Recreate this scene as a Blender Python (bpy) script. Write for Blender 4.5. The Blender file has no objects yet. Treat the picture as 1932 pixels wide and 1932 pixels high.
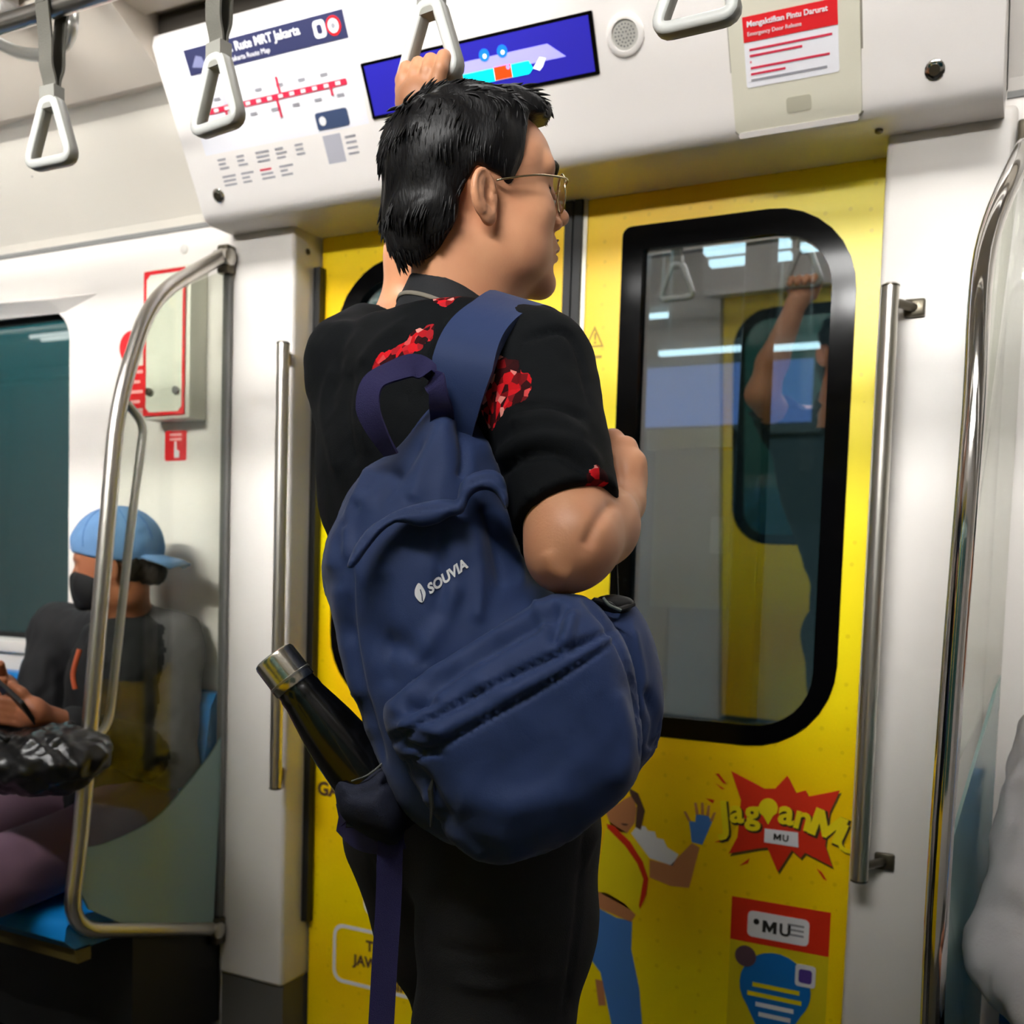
import bpy, bmesh, math, random
import numpy as np
from mathutils import Vector, Matrix

# ---------------------------------------------------------------- camera
SC = bpy.context.scene
COL = SC.collection
FPX, PCX, PCY = 1950.0, 966.0, 1200.0          # focal length and principal point for a 1932 px frame
_psi, _pit, _rol = math.radians(26.6), math.radians(3.5), math.atan(.0317)
CAM = np.array([0, 0, 1.2])
_F0 = np.array([-math.sin(_psi), math.cos(_psi), 0]); _R0 = np.array([math.cos(_psi), math.sin(_psi), 0])
CF = _F0*math.cos(_pit) - np.array([0, 0, 1.])*math.sin(_pit)
_U0 = np.cross(_R0, CF)
CR = _R0*math.cos(_rol) + _U0*math.sin(_rol)
CU = _U0*math.cos(_rol) - _R0*math.sin(_rol)
cam_data = bpy.data.cameras.new('camera'); cam = bpy.data.objects.new('camera', cam_data); COL.objects.link(cam)
cam_data.sensor_width = 36; cam_data.sensor_fit = 'HORIZONTAL'; cam_data.lens = FPX/1932*36
cam_data.shift_y = (PCY-966)/1932; cam_data.clip_start = .02; cam_data.clip_end = 200
m4 = Matrix(((CR[0], CU[0], -CF[0], CAM[0]), (CR[1], CU[1], -CF[1], CAM[1]), (CR[2], CU[2], -CF[2], CAM[2]), (0, 0, 0, 1)))
cam.matrix_world = m4
cam_data.dof.use_dof = True; cam_data.dof.focus_distance = 1.17; cam_data.dof.aperture_fstop = 6.5
SC.camera = cam
# ---------------------------------------------------------------- world, lights, exposure
w = bpy.data.worlds.new('tunnel_dark'); SC.world = w; w.use_nodes = True
w.node_tree.nodes['Background'].inputs[0].default_value = (.55, .6, .65, 1)
w.node_tree.nodes['Background'].inputs[1].default_value = .02
SC.view_settings.view_transform = 'Standard'; SC.view_settings.look = 'None'
SC.view_settings.exposure = 0.1; SC.view_settings.gamma = 1.0; SC.view_settings.use_curve_mapping = False
TUBE = 1.5          # glow of the visible ceiling tubes
# added beams shaping the light on walls and bag, some without fixture: (Y, aim, power per 1.25 m, spread)
WASH = ((.25, (0, 1, -.30), 2.7, 44), (-.25, (0, 1, -.43), 5.8, 40), (.1, (0, 1, -1.6), 2.3, 46), (1.46, (0, -1, -.9), 2.0, 100), (1.54, (0, 1, -.45), 1.9, 70))
for wy, aim, pw, sp in WASH:
    for wx, wk in ((-4.27, 1.1), (-2.67, .92), (-1.42, .9), (-.17, .68), (1.2, .6), (2.5, .6)):
        ld = bpy.data.lights.new('added_wash', 'AREA'); ld.shape = 'RECTANGLE'; ld.size = 1.2; ld.size_y = .09; ld.energy = pw*wk; ld.spread = math.radians(sp); ld.color = (1, .985, .96)
        lo = bpy.data.objects.new('added_wash', ld); COL.objects.link(lo); lo.location = (wx, wy, 2.362)
        lo.rotation_euler = Vector(aim).to_track_quat('-Z', 'X').to_euler()
        zq = Vector(aim).normalized(); xq = Vector((1, 0, 0)); yq = (-zq).cross(xq); lo.rotation_euler = Matrix((xq, yq, -zq)).transposed().to_euler()
SC.cycles.max_bounces = 5; SC.cycles.diffuse_bounces = 3; SC.cycles.glossy_bounces = 3; SC.cycles.transmission_bounces = 3; SC.cycles.use_adaptive_sampling = True; SC.cycles.adaptive_threshold = .2; SC.cycles.adaptive_min_samples = 20; SC.cycles.caustics_reflective = False; SC.cycles.caustics_refractive = False; SC.cycles.transparent_max_bounces = 12

# ---------------------------------------------------------------- pixel helpers (1932 frame)
def ray(px, py): return CF + CR*(px-PCX)/FPX - CU*(py-PCY)/FPX
def W(px, py, Z): return CAM + ray(px, py)*Z
def WY(px, py, Y): d = ray(px, py); return CAM + d*(Y/d[1])
def WX(px, py, X): d = ray(px, py); return CAM + d*(X/d[0])
def WZ(px, py, z): d = ray(px, py); return CAM + d*((z-CAM[2])/d[2])
def WP(px, py, p0, n): d = ray(px, py); n = np.array(n); return CAM + d*(np.dot(np.array(p0)-CAM, n)/np.dot(d, n))
def lin(c): return tuple((x/12.92 if x <= .04045 else ((x+.055)/1.055)**2.4) for x in (v/255 for v in c))

# ---------------------------------------------------------------- materials
MATS = {}
def mat(name, rgb, rough=.5, metal=0., bump=0., bscale=60., spec=.5, emis=0., coat=0., var=0., vscale=8., trans=0., alpha=1., stretch=None, sheen=0., crease=0., cscale=14.):
    if name in MATS: return MATS[name]
    m = bpy.data.materials.new(name); m.use_nodes = True; nt = m.node_tree; b = nt.nodes['Principled BSDF']
    c = (*lin(rgb), 1)
    b.inputs['Base Color'].default_value = c; b.inputs['Roughness'].default_value = rough; b.inputs['Metallic'].default_value = metal
    b.inputs['Specular IOR Level'].default_value = spec; b.inputs['Coat Weight'].default_value = coat
    b.inputs['Transmission Weight'].default_value = trans; b.inputs['Alpha'].default_value = alpha
    b.inputs['Sheen Weight'].default_value = sheen
    if emis: b.inputs['Emission Color'].default_value = c; b.inputs['Emission Strength'].default_value = emis
    tc = nt.nodes.new('ShaderNodeTexCoord'); src = tc.outputs['Object']
    if stretch:
        mp = nt.nodes.new('ShaderNodeMapping'); mp.inputs['Scale'].default_value = stretch; nt.links.new(src, mp.inputs[0]); src = mp.outputs[0]
    if var:
        n = nt.nodes.new('ShaderNodeTexNoise'); n.inputs['Scale'].default_value = vscale; n.inputs['Detail'].default_value = 4
        mx = nt.nodes.new('ShaderNodeMix'); mx.data_type = 'RGBA'
        mx.inputs[6].default_value = (*[x*(1-var) for x in c[:3]], 1); mx.inputs[7].default_value = (*[min(1, x*(1+var)) for x in c[:3]], 1)
        nt.links.new(src, n.inputs[0]); nt.links.new(n.outputs[0], mx.inputs[0]); nt.links.new(mx.outputs[2], b.inputs['Base Color'])
    if bump:
        n = nt.nodes.new('ShaderNodeTexNoise'); n.inputs['Scale'].default_value = bscale; n.inputs['Detail'].default_value = 3
        bp = nt.nodes.new('ShaderNodeBump'); bp.inputs['Strength'].default_value = bump; bp.inputs['Distance'].default_value = .004
        nt.links.new(src, n.inputs[0]); nt.links.new(n.outputs[0], bp.inputs['Height']); nt.links.new(bp.outputs[0], b.inputs['Normal'])
    if crease:                                  # soft cloth creases under the weave
        n = nt.nodes.new('ShaderNodeTexNoise'); n.inputs['Scale'].default_value = cscale; n.inputs['Detail'].default_value = 2; n.inputs['Distortion'].default_value = 1.2
        rp = nt.nodes.new('ShaderNodeMath'); rp.operation = 'PINGPONG'; rp.inputs[1].default_value = .22
        b2 = nt.nodes.new('ShaderNodeBump'); b2.inputs['Strength'].default_value = crease; b2.inputs['Distance'].default_value = .02
        nt.links.new(src, n.inputs[0]); nt.links.new(n.outputs[0], rp.inputs[0]); nt.links.new(rp.outputs[0], b2.inputs['Height'])
        if bump: nt.links.new(b2.outputs[0], bp.inputs['Normal'])
        else: nt.links.new(b2.outputs[0], b.inputs['Normal'])
    MATS[name] = m; return m

def pane_mat(name, tint, refl, rough=0.0, body=None, body_amt=0., warp=None):
    """glass pane: mirror coat over tinted see-through (+ optional milky body)"""
    m = bpy.data.materials.new(name); m.use_nodes = True; nt = m.node_tree; nt.nodes.clear()
    out = nt.nodes.new('ShaderNodeOutputMaterial'); g = nt.nodes.new('ShaderNodeBsdfGlossy'); t = nt.nodes.new('ShaderNodeBsdfTransparent')
    g.inputs['Roughness'].default_value = rough; g.inputs['Color'].default_value = (1, 1, 1, 1)
    t.inputs['Color'].default_value = (*lin(tint), 1)
    mx = nt.nodes.new('ShaderNodeMixShader'); lw = nt.nodes.new('ShaderNodeLayerWeight'); lw.inputs['Blend'].default_value = .5
    pw = nt.nodes.new('ShaderNodeMath'); pw.operation = 'POWER'; pw.inputs[1].default_value = 5.0; nt.links.new(lw.outputs['Facing'], pw.inputs[0])
    ad = nt.nodes.new('ShaderNodeMath'); ad.operation = 'ADD'; ad.inputs[1].default_value = refl; ad.use_clamp = True
    nt.links.new(pw.outputs[0], ad.inputs[0]); nt.links.new(ad.outputs[0], mx.inputs[0])
    base = t
    if warp:                                    # reflection shifted by a tilted normal; the pane itself stands straight
        ge = nt.nodes.new('ShaderNodeNewGeometry'); va = nt.nodes.new('ShaderNodeVectorMath'); va.operation = 'ADD'; va.inputs[1].default_value = warp
        vn = nt.nodes.new('ShaderNodeVectorMath'); vn.operation = 'NORMALIZE'; nt.links.new(ge.outputs['Normal'], va.inputs[0]); nt.links.new(va.outputs[0], vn.inputs[0]); nt.links.new(vn.outputs[0], g.inputs['Normal'])
    if body:
        d = nt.nodes.new('ShaderNodeBsdfDiffuse'); d.inputs['Color'].default_value = (*lin(body), 1)
        tl = nt.nodes.new('ShaderNodeBsdfTranslucent'); tl.inputs['Color'].default_value = (*lin(body), 1)
        dd = nt.nodes.new('ShaderNodeMixShader'); dd.inputs[0].default_value = .4; nt.links.new(d.outputs[0], dd.inputs[1]); nt.links.new(tl.outputs[0], dd.inputs[2])
        mb = nt.nodes.new('ShaderNodeMixShader'); mb.inputs[0].default_value = body_amt
        nt.links.new(t.outputs[0], mb.inputs[1]); nt.links.new(dd.outputs[0], mb.inputs[2]); base = mb
    nt.links.new(base.outputs[0], mx.inputs[1]); nt.links.new(g.outputs[0], mx.inputs[2]); nt.links.new(mx.outputs[0], out.inputs[0])
    MATS[name] = m; return m

WHITE = mat('white_panel', (228, 223, 217), .35, bump=.02, bscale=9)
WHITE2 = mat('white_header', (240, 235, 231), .28)
CEIL = mat('ceiling_panel', (214, 204, 190), .45)
COVE = mat('cove_panel', (232, 226, 214), .4)
GREYTRIM = mat('grey_rubber', (120, 120, 118), .6)
BLACKR = mat('black_rubber', (14, 14, 15), .55)
BLACKF = mat('black_glass_frame', (6, 6, 7), .10, spec=.12)
STEEL = mat('brushed_steel', (205, 201, 194), .3, 1.0, bump=.015, bscale=300)
CHROME = mat('polished_steel', (222, 220, 216), .08, 1.0)
DARKSTEEL = mat('dark_steel', (92, 86, 74), .35, .9)
STRAP = mat('strap_webbing', (98, 96, 88), .8, bump=.3, bscale=500)
HANDLE = mat('handle_plastic', (196, 198, 194), .4)
HANDLE2 = mat('handle_plastic_grey', (140, 139, 132), .45)
FLOOR = mat('floor_vinyl', (58, 56, 52), .5, var=.25, vscale=300)
BASEG = mat('base_grey', (86, 84, 80), .5)
RED = mat('signal_red', (226, 24, 34), .45)
REDP = mat('print_red', (214, 40, 74), .5)
PAPER = mat('poster_white', (238, 238, 244), .4)
NAVYP = mat('print_navy', (44, 48, 86), .45)
PRINTG = mat('print_grey', (150, 150, 158), .6)
PRINTW = mat('print_white', (236, 236, 240), .5)
PRINTB = mat('print_black', (34, 30, 28), .6)
BEIGE = mat('cover_beige', (218, 214, 196), .4)
SEATB = mat('seat_blue', (10, 124, 200), .38)

def yellow_mat():
    m = bpy.data.materials.new('door_advert_yellow'); m.use_nodes = True; nt = m.node_tree; b = nt.nodes['Principled BSDF']
    tc = nt.nodes.new('ShaderNodeTexCoord')
    n = nt.nodes.new('ShaderNodeTexNoise'); n.inputs['Scale'].default_value = 1.6; n.inputs['Detail'].default_value = 1
    cr = nt.nodes.new('ShaderNodeValToRGB'); cr.color_ramp.elements[0].position = .38; cr.color_ramp.elements[0].color = (*lin((254, 204, 0)), 1)
    cr.color_ramp.elements[1].position = .58; cr.color_ramp.elements[1].color = (*lin((255, 234, 0)), 1)
    v = nt.nodes.new('ShaderNodeTexVoronoi'); v.inputs['Scale'].default_value = 22; v.inputs['Randomness'].default_value = .25; v.feature = 'F1'
    lt = nt.nodes.new('ShaderNodeMath'); lt.operation = 'LESS_THAN'; lt.inputs[1].default_value = .10
    ml = nt.nodes.new('ShaderNodeMath'); ml.operation = 'MULTIPLY'; ml.inputs[1].default_value = .22
    mx = nt.nodes.new('ShaderNodeMix'); mx.data_type = 'RGBA'; mx.inputs[7].default_value = (*lin((190, 150, 6)), 1)
    nt.links.new(tc.outputs['Object'], n.inputs[0]); nt.links.new(n.outputs[0], cr.inputs[0])
    nt.links.new(tc.outputs['Object'], v.inputs[0]); nt.links.new(v.outputs[0], lt.inputs[0]); nt.links.new(lt.outputs[0], ml.inputs[0])
    nt.links.new(ml.outputs[0], mx.inputs[0]); nt.links.new(cr.outputs[0], mx.inputs[6]); nt.links.new(mx.outputs[2], b.inputs['Base Color'])
    b.inputs['Roughness'].default_value = .32
    MATS['yellow'] = m; return m
YELLOW = yellow_mat()

# ---------------------------------------------------------------- object helpers
def link(name, me, material=None, parent=None, smooth=False):
    o = bpy.data.objects.new(name, me); COL.objects.link(o)
    if material is not None: me.materials.append(material)
    if parent is not None: o.parent = parent
    if smooth:
        me.polygons.foreach_set('use_smooth', [True]*len(me.polygons))
    return o
def tag(o, label, cat, group=None, kind=None):
    o['label'] = label; o['category'] = cat
    if group: o['group'] = group
    if kind: o['kind'] = kind
    return o
def struct(o, label=None):
    o['kind'] = 'structure'
    if label: o['label'] = label
    return o
def empty(name, loc=(0, 0, 0), label=None, cat=None, group=None):
    o = bpy.data.objects.new(name, None); COL.objects.link(o); o.empty_display_size = .1
    o.location = Vector(loc)
    if label: tag(o, label, cat, group)
    return o
def adopt(o, parent):
    """parent without moving (parents are unrotated empties or origin meshes)"""
    o.parent = parent; o.matrix_parent_inverse = Matrix.Translation(-Vector(parent.location)); return o
def pyd(name, V, Fc, material=None, parent=None, smooth=False):
    me = bpy.data.meshes.new(name); me.from_pydata([tuple(map(float, v)) for v in V], [], [tuple(map(int, f)) for f in Fc]); me.update()
    o = link(name, me, material, None, smooth)
    if parent is not None: adopt(o, parent)
    return o
def from_bm(name, bm, material=None, parent=None, smooth=False):
    bmesh.ops.recalc_face_normals(bm, faces=bm.faces)
    me = bpy.data.meshes.new(name); bm.to_mesh(me); bm.free()
    o = link(name, me, material, None, smooth)
    if parent is not None: adopt(o, parent)
    return o
def autosmooth(o, ang=40):
    me = o.data; me.polygons.foreach_set('use_smooth', [True]*len(me.polygons))
    bm = bmesh.new(); bm.from_mesh(me)
    for e in bm.edges:
        e.smooth = not (len(e.link_faces) == 2 and e.calc_face_angle(0) > math.radians(ang))
    bm.to_mesh(me); bm.free(); return o
def box(name, lo, hi, material, parent=None, bevel=0., seg=2):
    bm = bmesh.new(); lo = np.minimum(lo, hi); hi_ = np.maximum(lo, hi)
    bmesh.ops.create_cube(bm, size=1)
    c = (np.array(lo)+np.array(hi))/2; s = np.abs(np.array(hi)-np.array(lo))
    for v in bm.verts: v.co = Vector(c) + Vector((v.co.x*s[0], v.co.y*s[1], v.co.z*s[2]))
    if bevel: bmesh.ops.bevel(bm, geom=list(bm.edges), offset=bevel, segments=seg, affect='EDGES', profile=.5)
    o = from_bm(name, bm, material, parent)
    if bevel: autosmooth(o)
    return o
def catmull(P, n=8, closed=False):
    P = np.array(P, float); out = []
    N = len(P); rng = range(N if closed else N-1)
    for i in rng:
        if closed: a, b, c, d = P[(i-1) % N], P[i], P[(i+1) % N], P[(i+2) % N]
        else: a, b, c, d = P[max(i-1, 0)], P[i], P[i+1], P[min(i+2, N-1)]
        for t in np.arange(n)/n:
            out.append(.5*((2*b)+(-a+c)*t+(2*a-5*b+4*c-d)*t*t+(-a+3*b-3*c+d)*t**3))
    if not closed: out.append(P[-1])
    return np.array(out)
def fillet(P, r, n=6):
    """polyline with rounded corners"""
    P = [np.array(p, float) for p in P]; out = [P[0]]
    for i in range(1, len(P)-1):
        a, b, c = P[i-1], P[i], P[i+1]
        u = a-b; v = c-b; rr = min(r, np.linalg.norm(u)*.49, np.linalg.norm(v)*.49)
        p0 = b+u/np.linalg.norm(u)*rr; p1 = b+v/np.linalg.norm(v)*rr
        for t in np.linspace(0, 1, n): out.append((1-t)**2*p0+2*t*(1-t)*b+t*t*p1)
    out.append(P[-1]); return np.array(out)
def tube_data(P, rad, sides=12, cap=True, closed=False):
    P = np.array(P, float); N = len(P); rad = np.broadcast_to(np.array(rad, float), (N,))
    T = np.gradient(P, axis=0)
    if closed: T = np.roll(P, -1, 0)-np.roll(P, 1, 0)
    T /= np.linalg.norm(T, axis=1)[:, None]+1e-12
    ref = np.array([0, 0, 1.]) if abs(T[0][2]) < .9 else np.array([1., 0, 0])
    n = np.cross(T[0], ref); n /= np.linalg.norm(n); V = []
    for i in range(N):
        n = n - T[i]*np.dot(n, T[i]); n /= np.linalg.norm(n)+1e-12; b = np.cross(T[i], n)
        for k in range(sides):
            a = 2*math.pi*k/sides; V.append(P[i]+rad[i]*(math.cos(a)*n+math.sin(a)*b))
    Fc = []
    for i in range(N if closed else N-1):
        j = (i+1) % N
        for k in range(sides):
            k2 = (k+1) % sides; Fc.append((i*sides+k, i*sides+k2, j*sides+k2, j*sides+k))
    if cap and not closed:
        Fc.append(tuple(range(sides))[::-1]); Fc.append(tuple((N-1)*sides+k for k in range(sides)))
    return V, Fc
def tube(name, P, rad, material, parent=None, sides=14, closed=False):
    V, Fc = tube_data(P, rad, sides, True, closed); o = pyd(name, V, Fc, material, parent); return autosmooth(o, 50)
def ribbon(name, P, widths, wdir, thick, material, parent=None, smooth=True):
    """flat strap along P; wdir = width direction (one or per point)"""
    P = np.array(P, float); N = len(P); widths = np.broadcast_to(np.array(widths, float), (N,))
    wd = np.broadcast_to(np.array(wdir, float), (N, 3)); T = np.gradient(P, axis=0); V = []; Fc = []
    for i in range(N):
        t = T[i]/np.linalg.norm(T[i]); wv = wd[i]-t*np.dot(wd[i], t); wv /= np.linalg.norm(wv); nn = np.cross(t, wv)
        for a, b in ((-1, -1), (1, -1), (1, 1), (-1, 1)): V.append(P[i]+wv*a*widths[i]/2+nn*b*thick/2)
    for i in range(N-1):
        for k in range(4): Fc.append((i*4+k, i*4+(k+1) % 4, (i+1)*4+(k+1) % 4, (i+1)*4+k))
    Fc += [(3, 2, 1, 0), tuple((N-1)*4+k for k in range(4))]
    o = pyd(name, V, Fc, material, parent); return autosmooth(o, 45) if smooth else o
def rrect(x0, z0, x1, z1, r, n=6):
    """2D rounded rectangle (ccw); r = one radius or (bl, br, tr, tl)"""
    if not hasattr(r, '__len__'): r = (r,)*4
    out = []
    for (cx, cz, a0, rr) in ((x0+r[0], z0+r[0], 180, r[0]), (x1-r[1], z0+r[1], 270, r[1]), (x1-r[2], z1-r[2], 0, r[2]), (x0+r[3], z1-r[3], 90, r[3])):
        for t in np.linspace(0, 90, n if rr > 1e-6 else 1): a = math.radians(a0+t); out.append((cx+rr*math.cos(a), cz+rr*math.sin(a)))
    return np.array(out)
def prism(name, pts3, nrm, thick, material, parent=None, hole=None):
    """polygon (3D points) extruded by thick along nrm; optional hole with the same number of points as outer"""
    P = np.array(pts3, float); nrm = np.array(nrm, float)*thick; N = len(P)
    if hole is None:
        V = list(P)+list(P+nrm); Fc = [tuple(range(N)), tuple(range(2*N-1, N-1, -1))]+[(i, i+N, (i+1) % N+N, (i+1) % N) for i in range(N)]
    else:
        H = np.array(hole, float); V = list(P)+list(H)+list(P+nrm)+list(H+nrm); Fc = []
        for i in range(N):
            j = (i+1) % N
            Fc += [(i, j, N+j, N+i), (2*N+i, 3*N+i, 3*N+j, 2*N+j), (i, 2*N+i, 2*N+j, j), (N+i, N+j, 3*N+j, 3*N+i)]
    bm = bmesh.new(); vs = [bm.verts.new(v) for v in V]
    for f_ in Fc:
        try: bm.faces.new([vs[i] for i in f_])
        except ValueError: pass
    return from_bm(name, bm, material, parent)
def onY(pts2, Y): return [(p[0], Y, p[1]) for p in pts2]
def decal(name, px, Y, material, parent, th=.0012, fn=None):
    """flat printed piece on a wall plane Y, given by its corners in the photograph"""
    P = [WY(a, b, Y) if fn is None else fn(a, b) for a, b in px]
    n = (0, -1, 0) if fn is None else fn.n
    return prism(name, P, n, th, material, parent)
def disc(cx, cz, r, n=20, rz=None): return [(cx+r*math.cos(2*math.pi*k/n), cz+(rz or r)*math.sin(2*math.pi*k/n)) for k in range(n)]
def lathe(name, prof, base, axis, material, parent=None, n=28):
    """prof: list of (radius, height along axis)"""
    axis = np.array(axis, float); axis /= np.linalg.norm(axis); ref = np.array([0, 0, 1.]) if abs(axis[2]) < .9 else np.array([1., 0, 0])
    u = np.cross(axis, ref); u /= np.linalg.norm(u); v = np.cross(axis, u); V = []; Fc = []
    for r, h in prof:
        for k in range(n): a = 2*math.pi*k/n; V.append(np.array(base)+axis*h+r*(math.cos(a)*u+math.sin(a)*v))
    for i in range(len(prof)-1):
        for k in range(n): Fc.append((i*n+k, i*n+(k+1) % n, (i+1)*n+(k+1) % n, (i+1)*n+k))
    Fc += [tuple(range(n))[::-1], tuple((len(prof)-1)*n+k for k in range(n))]
    o = pyd(name, V, Fc, material, parent); return autosmooth(o, 35)
def text(name, s, org, xdir, ydir, size, material, parent=None, bold=0., shear=0., depth=.0006, align='LEFT', squash=1.):
    cu = bpy.data.curves.new('lettering', 'FONT'); cu.body = s; cu.size = size; cu.offset = bold; cu.shear = shear; cu.extrude = depth; cu.align_x = align; cu.resolution_u = 3
    o = bpy.data.objects.new('lettering', cu); COL.objects.link(o)
    me = bpy.data.meshes.new_from_object(o.evaluated_get(bpy.context.evaluated_depsgraph_get()))
    bpy.data.objects.remove(o); bpy.data.curves.remove(cu)
    x = np.array(xdir, float); x /= np.linalg.norm(x); y = np.array(ydir, float); y -= x*np.dot(x, y); y /= np.linalg.norm(y); n = np.cross(x, y)
    org = np.array(org, float)
    for v in me.vertices: v.co = Vector(org+x*v.co.x*squash+y*v.co.y+n*v.co.z)
    me.name = name; o = link(name, me, material)
    if parent is not None: adopt(o, parent)
    return o
def copy_tree(o, off):
    c = o.copy(); COL.objects.link(c)
    c.location = o.location+Vector(off)
    def kids(a, b):
        for ch in a.children:
            d = ch.copy(); COL.objects.link(d); d.parent = b; d.matrix_parent_inverse = ch.matrix_parent_inverse.copy(); kids(ch, d)
    kids(o, c); return c
# ================================================================ STRUCTURE
D, PIL, WL = 2.10, 2.00, 2.02
XL, XR = -1.610, -.282
HXL, HXR = -1.805, -.088
YF = -.45                                  # opposite wall
X0, X1 = -6.0, 3.4                         # car ends
DTOP = 2.012
def plate(name, outer, holes, Y, thick, material, parent=None):
    """upright plate in the plane Y (front), going back by thick, with holes"""
    bm = bmesh.new(); es = []
    for loop in [outer]+list(holes):
        vs = [bm.verts.new((p[0], Y, p[1])) for p in loop]
        es += [bm.edges.new((vs[i], vs[(i+1) % len(vs)])) for i in range(len(vs))]
    bmesh.ops.triangle_fill(bm, edges=es, use_beauty=True, normal=(0, -1, 0))
    r = bmesh.ops.extrude_face_region(bm, geom=list(bm.faces))
    bmesh.ops.translate(bm, vec=(0, thick, 0), verts=[v for v in r['geom'] if isinstance(v, bmesh.types.BMVert)])
    return from_bm(name, bm, material, parent)
def extrudeX(name, prof, xa, xb, material, parent=None):
    N = len(prof); V = [(xa, y, z) for y, z in prof]+[(xb, y, z) for y, z in prof]
    bm = bmesh.new(); vs = [bm.verts.new(v) for v in V]
    bm.faces.new(vs[:N]); bm.faces.new(vs[N:])
    for i in range(N): bm.faces.new((vs[i], vs[(i+1) % N], vs[N+(i+1) % N], vs[N+i]))
    return from_bm(name, bm, material, parent)

struct(box('floor', (X0, YF-.1, -.05), (X1, D+.1, 0), FLOOR))
# ceiling: flat centre, with panels set in rows
ceil = struct(box('ceiling', (X0, YF-.1, 2.415), (X1, D+.15, 2.47), CEIL))
px = X0
while px < X1:
    for ya, yb in ((.40, 1.42), (1.58, 1.72), (-.4, .17)):
        box('ceiling_panel', (px+.003, ya, 2.395), (px+1.097, yb, 2.416), CEIL, ceil, .003, 1)
    px += 1.1
# walls either side of the doorway
win = rrect(-3.55, .965, -2.398, 1.885, .085, 7)
wb = struct(plate('wall_back', [(X0, 0), (-1.82, 0), (-1.82, 2.06), (X0, 2.06)], [win], WL, .10, WHITE))
struct(plate('wall_right_of_door', [(HXR, 0), (X1, 0), (X1, 2.06), (HXR, 2.06)], [rrect(.55, .965, 1.7, 1.885, .085, 7)], WL, .10, WHITE)).name = 'wall_back_far'
covp = [(WL, 2.055), (WL-.012, 2.075), (1.84, 2.265), (1.80, 2.285), (1.79, 2.287), (1.80, 2.30), (2.2, 2.42), (2.2, 2.055)]
for nm, a, b in (('trim_1', X0, HXL-.002), ('trim_2', HXR+.002, X1)):
    t = struct(extrudeX(nm, covp, a, b, WHITE if nm == 'trim_2' else COVE), 'sloping cove panel between wall and ceiling')
    extrudeX('ceiling_edge', [(1.797, 2.283), (1.782, 2.284), (1.60, 2.388), (1.60, 2.42), (1.81, 2.42), (1.81, 2.30)], a, b, CEIL, t)
    k = a
    while k < b:
        if k > a+.01: box('panel_joint', (k-.002, 1.90, 2.195), (k+.002, 1.915, 2.20), GREYTRIM, t)
        k += .9
    extrudeX('joint_strip', [(WL-.004, 2.045), (WL-.004, 2.056), (WL+.03, 2.056), (WL+.03, 2.045)], a, b, GREYTRIM, t)
# pillars
def pillar(nm, xa, xb, ret):
    o = struct(box(nm, (xa, PIL, .15), (xb, D+.12, 2.03), WHITE, bevel=.012, seg=3), 'white door pillar')
    box('base', (xa+.003, PIL+.012, 0), (xb-.003, D+.1, .155), BASEG, o)
    return o
pl = pillar('trim_3', -1.818, XL-.003, 1); pr = pillar('trim_4', XR+.003, -.066, -1)
# cream return strip and black seal beside the left leaf
box('seal', (XL-.003, D-.025, .30), (XL+.016, D-.004, 1.93), BLACKR, pl)
lathe('screw', [(.007, 0), (.007, .004), (.004, .006)], (XL-.004, D-.05, 1.96), (1, 0, 0), DARKSTEEL, pl, 12)
lathe('screw', [(.007, 0), (.007, .004), (.004, .006)], (XR-.006, 1.965, 2.004), (0, 0, -1), DARKSTEEL, pr, 12)
# header box above the door
prof = [(2.2, 2.008)] + [tuple(p) for p in fillet([(1.97, 2.006, 0), (1.908, 2.004, 0), (1.73, 2.342, 0)], .022, 6)[1:-1][:, :2]] + [(1.735, 2.335), (1.74, 2.36), (2.2, 2.40)]
hd = struct(extrudeX('trim_5', prof, HXL, HXR, WHITE2), 'white sloping header box above the door'); autosmooth(hd, 30)
_up = np.array([0, -.18, .335]); _hl = np.linalg.norm(_up); _up /= _hl; _hn = np.array([0, -.335, -.18])/_hl
def H(x, t, off=0.): return np.array([x, 1.91, 2.007]) + _up*t + _hn*off
def hq(name, pts, off, th, material, parent): return prism(name, [H(a, b, off) for a, b in pts], _hn, th, material, parent)
def hrect(name, x0, t0, x1, t1, off, material, parent, th=.0006, r=0.): return hq(name, rrect(x0, t0, x1, t1, r, 4), off, th, material, parent)
box('ceiling_shadow_gap', (HXL+.002, 1.752, 2.34), (HXR-.002, 1.78, 2.41), mat('painted_gap_shade', (60, 54, 46), .7), hd)  # solid dark strip; the shade of the gap is put in its colour
# ends and opposite side
struct(box('wall_left', (X0-.1, YF-.1, 0), (X0, D+.2, 2.47), WHITE)); struct(box('wall_right', (X1, YF-.1, 0), (X1+.1, D+.2, 2.47), WHITE))
owin = rrect(-.05, .93, 1.3, 1.885, .085, 7)
struct(plate('wall_front', [(X0, 0), (-1.80, 0), (-1.80, 2.42), (X0, 2.42)], [rrect(-3.6, .93, -2.3, 1.885, .085, 7)], YF-.1, .10, WHITE))
struct(plate('wall_front_far', [(-.08, 0), (X1, 0), (X1, 2.42), (-.08, 2.42)], [owin], YF-.1, .10, WHITE))
struct(box('trim_6', (-1.81, YF-.1, 2.0), (-.07, YF+.16, 2.42), WHITE2), 'white header box over the opposite door')
OGL = pane_mat('opposite_window_glass', (186, 212, 208), .05)
for i, (a, b) in enumerate(((-3.6, -2.3), (-.05, 1.3))):
    struct(plate('window_%d' % (3+i), rrect(a-.01, .92, b+.01, 1.895, .09, 7), [], YF-.07, .006, OGL))
struct(box('tunnel_wall', (X0, YF-1.2, -.5), (X1, YF-1.15, 3), mat('tunnel_concrete', (96, 160, 150), .8)))

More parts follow.
